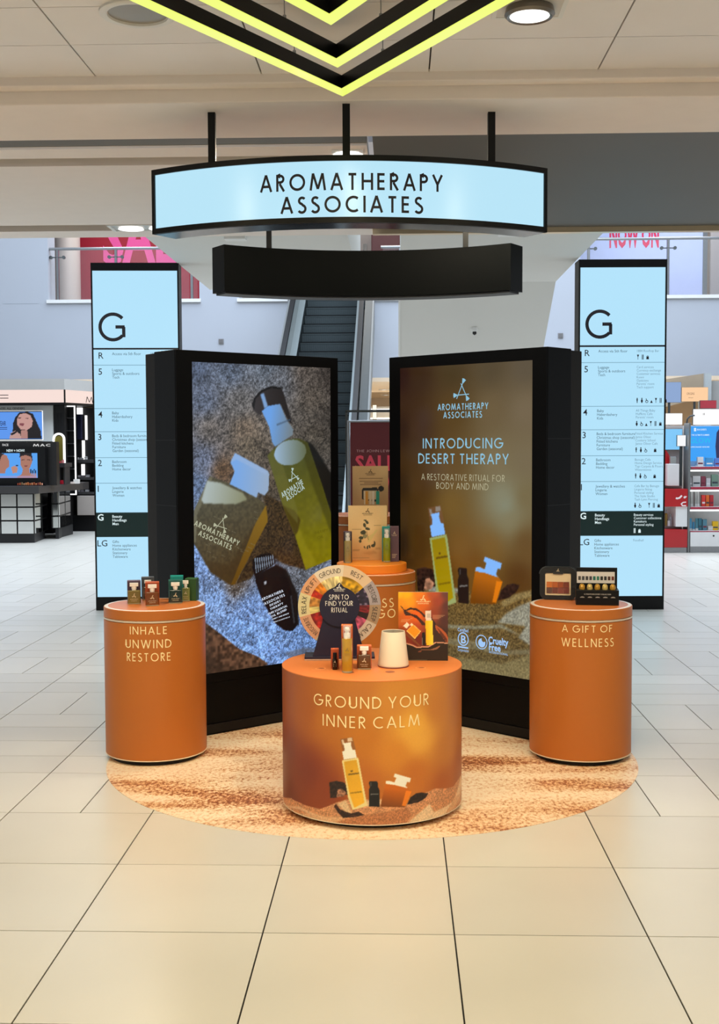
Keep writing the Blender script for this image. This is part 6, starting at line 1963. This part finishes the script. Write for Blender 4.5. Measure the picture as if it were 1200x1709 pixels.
for n_ in range(8):
    p = at(76 + n_ * 4.6, 776, dI + .95)
    T = thing('lip_tester', ORD[n_] + ' small lip colour from the left in the raised tester rack', 'cosmetics', (p.x, IS.location.y + .85, zr_ + .001), group='lip colours in the rack')
    MB().box(-.014, .014, -.02, .02, 0, .03 + .02 * (n_ % 2)).build('body', mat('lip_%d' % (n_ % 3), ((200, 60, 70), (220, 130, 130), (170, 40, 50))[n_ % 3], rough=.4), T, bevel=.003)
    MB().box(-.012, .012, -.018, .018, .03 + .02 * (n_ % 2), .036 + .02 * (n_ % 2)).build('cap', BLACK2, T)
p = at(91, 790, dI + 1.1)
T = thing('vanity_case', 'dark rounded vanity case standing in front of the arch mirror', 'case', (p.x, IS.location.y + .92, zr_ + .001))
pts = [(-.075, 0), (.075, 0)] + [(.075 * math.cos(t), .14 + .075 * math.sin(t)) for t in [math.pi * q_ / 10 for q_ in range(11)]]
MB().slab(pts, -.03, .03).build('body', BLACK, T)
MB().bar((-.03, 0, .21), (.03, 0, .21), .01, 8).build('handle', BLACK2, T)

# ------------------------------------------------------------------ skincare counters on the right
dS = 16.7
RED = mat('counter_red', (176, 14, 24), rough=.3, coat=.3)
WSH = mat('shelf_white', (222, 222, 222), rough=.4)
RC = thing('red_counter', 'glossy red skincare counter unit with white niche and steel plinth', 'counter', tuple(Vector((at(1130, 925, dS).x, at(1130, 925, dS).y, 0))))
c_ = lambda px, py, d=dS: local(RC, px, py, d)
x0, x1 = c_(1076, 900).x, c_(1146.5, 900).x
def lay(T, f, x0, x1, ya, yb, nm, m, y0=0.0, y1=.5, bev=.004):
    return MB().box(x0, x1, y0, y1, max(f(1130, yb).z, 0), f(1130, ya).z).build(nm, m, T, bevel=bev)
lay(RC, c_, x0, x1, 913.5, 926, 'plinth', STEEL)
lay(RC, c_, x0, x1, 883.5, 913.5, 'drawer', RED, -.02)
lay(RC, c_, x0, x1, 845.5, 883.5, 'niche_back', WSH, .3)
MB().box(c_(1128, 860).x, x1, 0, .3, c_(0, 883.5).z, c_(0, 845.5).z).build('niche_side', WSH, RC)
lay(RC, c_, x0, x1, 816, 845.5, 'drawer', RED, -.02)
lay(RC, c_, x0, x1, 709.8, 816, 'back_panel', mat('back_pale', (206, 196, 192), rough=.4), .32)
arcp = [(c_(1146, 816).x * .98, c_(0, 816).z)] + [(c_(1110, 0).x + (c_(1142, 0).x - c_(1110, 0).x) * math.cos(t), c_(0, 816).z + (c_(0, 748).z - c_(0, 816).z) * math.sin(t)) for t in [math.pi / 2 * k / 8 for k in range(9)]] + [(c_(1090, 0).x, c_(0, 748).z), (c_(1090, 0).x, c_(0, 816).z)]
MB().slab(arcp, .2, .25).build('red_arch', RED, RC)
S = Plane(TMAT[RC.name], (0, -.021, 0))
a, b = S.uv(1128, 831), S.uv(1138, 829)
decal('script_mark', S, ribbon([S.uv(*q) for q in ((1128, 831), (1130, 832), (1134, 831), (1138, 827))], .012) + ribbon([S.uv(*q) for q in ((1141, 830), (1143, 828.5), (1145, 829), (1143, 831), (1141, 830.5))], .007) + ribbon([S.uv(*q) for q in ((1145, 838), (1140, 838.5), (1137, 841), (1139, 844), (1145, 844))], .008), mat('pale_script', (240, 224, 224)), RC)
# white pedestal and bottle on it
p = at(1125, 816, dS)
T = thing('white_pedestal', 'white pedestal block with chrome tester on the red counter', 'pedestal', (p.x, RC.location.y + .05, c_(0, 816).z + .001))
kk = dS / 2000
MB().box(-10 * kk, 10 * kk, 0, .14, 0, 37 * kk).build('body', mat('pedestal_white', (216, 212, 212), rough=.4), T, bevel=.008)
MB().box(-5 * kk, 5 * kk, .02, .1, 37 * kk, 49 * kk).build('tester', mat('tester_chrome', (190, 192, 190), rough=.15, metal=.8), T, bevel=.006)
for n_, (px, c, hv) in enumerate(((1110, (190, 190, 200), 26), (1115.5, (150, 120, 40), 27), (1119.5, (206, 206, 210), 12), (1123, (170, 170, 180), 20))):
    p = at(px, 883, dS)
    T = thing('serum_bottle', ('clear glass jar', 'gold serum bottle', 'short silver jar', 'tall silver bottle')[n_] + ' in the white niche of the red counter', 'bottle', (p.x, RC.location.y + .12 + .03 * (n_ % 2), c_(0, 883.5).z + .001), group='bottles in the red counter niche')
    MB().lathe([(2.6 * kk, 0), (2.6 * kk, hv * kk * .75), (1.4 * kk, hv * kk * .8)], 14).build('body', mat('serum_%d' % n_, c, rough=.2, coat=.4), T, smooth=True)
    MB().lathe([(1.6 * kk, hv * kk * .8), (1.6 * kk, hv * kk)], 12).build('cap', STEEL, T, smooth=True)
def sign_box(name, label, x0, x1, y0, y1, d, m, base_z=None, dep=.05, cat='sign', text=None, tm=None, foot=None):
    a, b = at(x0, y1, d), at(x1, y0, d)
    z = a.z
    T = thing(name, label, cat, ((a.x + b.x) / 2, (a.y + b.y) / 2, z))
    w2, h = (b.x - a.x) / 2, b.z - a.z
    MB().box(-w2, w2, .006, dep, 0, h).build('casing', DSTEEL, T, bevel=.003)
    MB().box(-w2 + .004, w2 - .004, 0, .006, .004, h - .004).build('face', m, T)
    if foot is not None:
        MB().box(-.02, .02, dep * .4, dep * .8, foot - z, 0).build('post', DSTEEL, T)
    if text:
        S = Plane(TMAT[T.name], (0, -.001, 0))
        ink = []
        for tx, px, py, wpx, hpx in text:
            u, v = S.uv(px, py)
            u1, _ = S.uv(px + wpx, py)
            ink += font_polys(tx, size=hpx * d / 2000 * 1.35, width=u1 - u, cx=u, cy=v, bold=.01)
        decal('lettering', S, ink, tm, T)
    return T
LB = lit('white_box_glow', (255, 255, 255), 1.1)
sign_box('light_box_header', 'plain white light box above the red counter', 1076, 1139, 689.5, 709.5, dS + .36, LB)
sign_box('blue_poster', 'pale blue glowing skincare poster behind the red counter', 1080, 1139, 715.5, 751, dS + .268, lit('ice_blue_glow', (128, 200, 248), 1.0), cat='poster')
sign_box('tent_sign', 'small plain white card over the corner of the blue poster', 1130, 1145, 726, 745, dS + .11, lit('paper_glow', (246, 248, 250), 1.0), foot=c_(0, 816).z, cat='sign')

# grey post between the counters
p = at(1149.2, 925, dS - .02)
T = thing('dividing_post', 'slim grey post between red counter and white shelf unit', 'post', (p.x, p.y, 0))
MB().box(-.014, .012, 0, .3, 0, at(1148, 706, dS).z).build('shaft', mat('post_grey', (120, 122, 122), rough=.4, metal=.3), T, bevel=.003)
ap = at(1148.5, 706, dS)
MB().tube([(0, .2, ap.z - .01), (.01, .2, ap.z + .06), (.05, .2, ap.z + .10), (.11, .2, ap.z + .11)], .012, 6).build('hook', DSTEEL, T)

# white shelf unit
SU = thing('shelf_unit', 'white skincare shelf unit with glowing shelves and red price rails', 'shelf unit', tuple(Vector((at(1150, 925, dS).x, at(1150, 925, dS).y, 0))))
g_ = lambda px, py, d=dS: local(SU, px, py, d)
x0, x1 = g_(1151.6, 900).x, g_(1292, 900).x
def layS(ya, yb, nm, m, y0=0.0, y1=.5, bev=.003):
    return MB().box(x0, x1, y0, y1, max(g_(1150, yb).z, 0), g_(1150, ya).z).build(nm, m, SU, bevel=bev)
layS(912, 926, 'plinth', STEEL)
dr = layS(888, 912, 'drawer', WSH, -.02)
lk = g_(1190, 894)
MB().bar((lk.x, -.024, lk.z), (lk.x, -.02, lk.z), .012, 10).build('lock', BLACK, dr)
layS(709.8, 888, 'back_panel', WSH, .38)
SHELF = [(779, 783, 785), (812.5, 817, 818), (846, 850, 852), (886, 888, 0)]
zsh = []
for ya, yb, yg in SHELF:
    layS(ya, yb, 'shelf', WSH, .0, .38)
    layS(ya + .2, yb - .2, 'price_rail', mat('rail_red', (160, 36, 60), rough=.4), -.012, 0)
    zsh.append(g_(1150, ya).z)
for yt in (784.5, 818, 851):
    layS(yt, yt + 2.5, 'shelf_light', GLOWW, .02, .06)
layS(711, 770, 'poster_panel', lit('sky_poster_glow', (60, 160, 246), 1.0), .30, .34)
S = Plane(TMAT[SU.name], (0, .299, 0))
ink = []
for tx, px, py, wpx, hpx in (('THE ULTIMATE SUMMER', 1154, 726, 30, 2.6), ('SUPERCHARGED SKINCARE', 1152, 746, 32, 2.2), ('SKIN EXPERTS', 1163, 717, 16, 3)):
    u, v = S.uv(px, py)
    u1, _ = S.uv(px + wpx, py)
    ink += font_polys(tx, size=hpx * dS / 2000 * 1.35, width=u1 - u, cx=u, cy=v, bold=.01)
ink += ribbon([S.uv(*q) for q in ((1159, 715), (1161, 715), (1161, 719), (1159, 719), (1159, 715))], .006)
decal('poster_lettering', S, ink, lit('poster_white', (226, 244, 255), 1.0), SU)
u, v = S.uv(1152, 735); u1, _ = S.uv(1187, 735)
decal('poster_lettering', S, font_polys('GLOW', size=.11, width=u1 - u, cx=u, cy=v), lit('poster_cyan', (30, 190, 240), 1.0), SU)
decal('poster_figure', S, [[S.uv(*q) for q in ((1196, 770), (1194, 745), (1196, 722), (1200, 716), (1215, 722), (1216, 770))]], lit('poster_dark', (50, 50, 90), 1.0), SU)
sign_box('light_box_header', 'large white light box above the shelf unit with small dark mark', 1157, 1290, 682, 709.5, dS + .39, LB, text=[('II', 1173.5, 691, 2.6, 3.5)], tm=BLACK)
sign_box('red_shelf_sign', 'small red sign standing on the white light box', 1168.5, 1196, 668, 681.8, dS + .40, mat('shelf_sign_red', (190, 60, 72), rough=.5), )
# goods on the shelves
goods = [
    # shelf, px0, px1, hpx, colour, label
    (0, 1166, 1176, 16, (226, 224, 226), 'white face mask carton with two printed faces on the top shelf'),
    (0, 1180, 1192, 15, (70, 150, 206), 'bright blue carton on the top shelf of the skincare unit'),
    (0, 1163, 1165.5, 9, (120, 150, 190), 'slim slate blue carton on the top shelf'),
    (0, 1195, 1203, 14, (96, 130, 200), 'violet blue carton at the edge of the top shelf'),
    (1, 1152, 1157.5, 15, (170, 168, 174), 'grey carton with maroon top on the second shelf'),
    (1, 1158.5, 1171.5, 17.5, (214, 214, 218), 'large white carton with printed faces on the second shelf'),
    (1, 1172.5, 1180, 17, (140, 60, 80), 'maroon and grey carton stack on the second shelf'),
    (1, 1181, 1188, 14, (206, 206, 214), 'plain white carton on the second shelf'),
    (1, 1190, 1201, 20, (120, 150, 136), 'sage green carton on the second shelf'),
    (2, 1151.5, 1154.5, 28, (170, 172, 170), 'tall grey tube, first on the third shelf'),
    (2, 1155.5, 1159.5, 28, (186, 188, 186), 'tall pale grey tube on the third shelf'),
    (2, 1163, 1166, 28, (176, 178, 176), 'tall grey tube left of the gap on the third shelf'),
    (2, 1166.5, 1170, 28, (190, 190, 188), 'tall pale tube next to the red cartons'),
    (2, 1174, 1180, 19, (226, 60, 56), 'red carton, first of three on the third shelf'),
    (2, 1181, 1186.5, 19, (230, 110, 40), 'orange-red carton in the middle of the red row'),
    (2, 1187.5, 1193.5, 19, (190, 40, 50), 'dark red carton, last of the red row'),
    (3, 1151, 1153, 22, (40, 130, 150), 'narrow teal tube at the post on the bottom shelf'),
    (3, 1153.5, 1158, 20, (80, 160, 200), 'sky blue tube on the bottom shelf'),
    (3, 1159, 1163, 14, (60, 130, 170), 'short blue tube on the bottom shelf'),
    (3, 1164, 1168.5, 20, (70, 130, 150), 'steel teal tube leaning on the bottom shelf'),
    (3, 1169, 1174.5, 20, (50, 110, 130), 'dark teal tube on the bottom shelf'),
    (3, 1176, 1183, 18.5, (80, 130, 150), 'grey teal tube, last of the blue row'),
    (3, 1185, 1193, 7, (206, 206, 206), 'low white tray with tiny jar on the bottom shelf'),
    (3, 1192.5, 1202, 15, (226, 180, 20), 'yellow carton on the bottom shelf')]
for n_, (sh, a, b, hv, c, lb) in enumerate(goods):
    p = at((a + b) / 2, 850, dS)
    q0 = g_((a + b) / 2, 850)
    w2, h = (b - a) * kk / 2, hv * kk
    T = thing('skincare_carton' if b - a > 4.6 else 'skincare_tube', lb, 'cosmetics', (p.x, SU.location.y + .10, zsh[sh] + .001), group='skincare on the shelf unit')
    m_ = mat('skin_%d' % n_, c, rough=.4)
    if b - a > 4.6:
        MB().box(-w2, w2, 0, .06, 0, h).build('body', m_, T, bevel=.003)
        MB().box(-w2 * .8, w2 * .8, -.0015, 0, h * .25, h * .4).build('label_band', mat('skin_band_%d' % (n_ % 3), ((120, 40, 60), (230, 230, 232), (60, 70, 80))[n_ % 3], rough=.4), T)
    else:
        MB().add([(-w2, 0, 0), (w2, 0, 0), (w2, .035, 0), (-w2, .035, 0), (-w2 * .96, .014, h), (w2 * .96, .014, h), (w2 * .96, .02, h), (-w2 * .96, .02, h)],
                 [(3, 2, 1, 0), (4, 5, 6, 7), (0, 1, 5, 4), (1, 2, 6, 5), (2, 3, 7, 6), (3, 0, 4, 7)]).build('body', m_, T)
        MB().box(-w2 * 1.02, w2 * 1.02, -.002, .037, 0, h * .16).build('cap', WSH, T)
for n_, sx_ in ((0, 1171), (1, 1165)):
    pass
# orange light box and fascia of the shop further back
dO = 22.5
sign_box('orange_light_box', 'glowing peach light box with faint lettering on the far shop fascia', 1137.5, 1182, 646, 670.5, dO, lit('peach_glow', (252, 206, 160), 1.0), foot=0.0, text=[('ORIGINS', 1146, 657, 13, 4), ('skincare', 1149, 663.5, 8, 2)], tm=mat('peach_ink', (150, 110, 80)))
sign_box('blue_screen', 'blank slate blue screen with black top bar beside the right directory', 1098, 1137, 637.5, 672, dO - 1.5, lit('slate_glow', (140, 166, 208), 1.0), foot=0.0)
T = thing('shop_fascia', 'beige shop fascia and grey pier behind the skincare counters', 'shop front', tuple(Vector((at(1160, 690, dO + .3).x, at(1160, 690, dO + .3).y, 0))))
f_ = lambda px, py, d=dO + .3: local(T, px, py, d)
MB().slab([(f_(1100, 0).x, f_(0, 688).z), (f_(1182, 0).x, f_(0, 668).z), (f_(1182, 0).x, f_(0, 628).z), (f_(1100, 0).x, f_(0, 640).z)], 0, .3).build('fascia', mat('fascia_taupe', (168, 150, 128), rough=.6), T)
MB().box(f_(1182, 0).x, f_(1193, 0).x, -.1, .4, 0, f_(0, 628).z).build('pier', mat('pier_grey', (176, 182, 184), rough=.5), T)
MB().box(f_(1193, 0).x, f_(1330, 0).x, .05, .4, f_(0, 690).z, f_(0, 640).z).build('fascia', mat('fascia_grey', (160, 160, 158), rough=.6), T)

# things glimpsed under the gallery between the two screens
sign_box('lit_column_sign', 'slim white light box glimpsed beside the escalator foot', 622, 628.5, 676, 700, 27.5, lit('warm_white_glow', (255, 246, 220), 1.2), foot=0.0)
p = at(640, 700, 28.5)
T = thing('far_counter', 'dark shop counter with pale top glimpsed between the two screens', 'counter', (p.x, p.y, 0))
z_ = lambda py: at(640, py, 28.5).z
MB().box(-.5, .6, 0, .5, 0, z_(700)).build('body', mat('far_dark', (40, 44, 46), rough=.5), T)
MB().box(-.52, .62, -.03, .5, z_(700), z_(697)).build('top', WHITE, T, bevel=.005)
MB().box(-.5, .6, .3, .5, z_(697), z_(678)).build('back_shelf', mat('far_shelf', (110, 108, 104), rough=.5), T)
MB().box(-.5, .6, .25, .3, z_(683), z_(681.5)).build('glow_strip', GLOWW, T)
for px, py in ((641, 650), (644, 659)):
    c = on_z(px, py, ZL - .08)
    T = thing('shop_downlight', ('nearer' if py == 650 else 'farther') + ' small round lamp in the warm shop ceiling beside the escalator', 'ceiling light', (c.x, c.y, ZL - .081))
    MB().lathe([(.12, 0), (.13, -.01), (.1, -.012)], 20).build('rim', WHITE, T, smooth=True)
    MB().lathe([(.1, -.011), (0, -.013)], 20).build('lamp', lit('lamp_white', (255, 252, 244), 2.0), T, smooth=True)
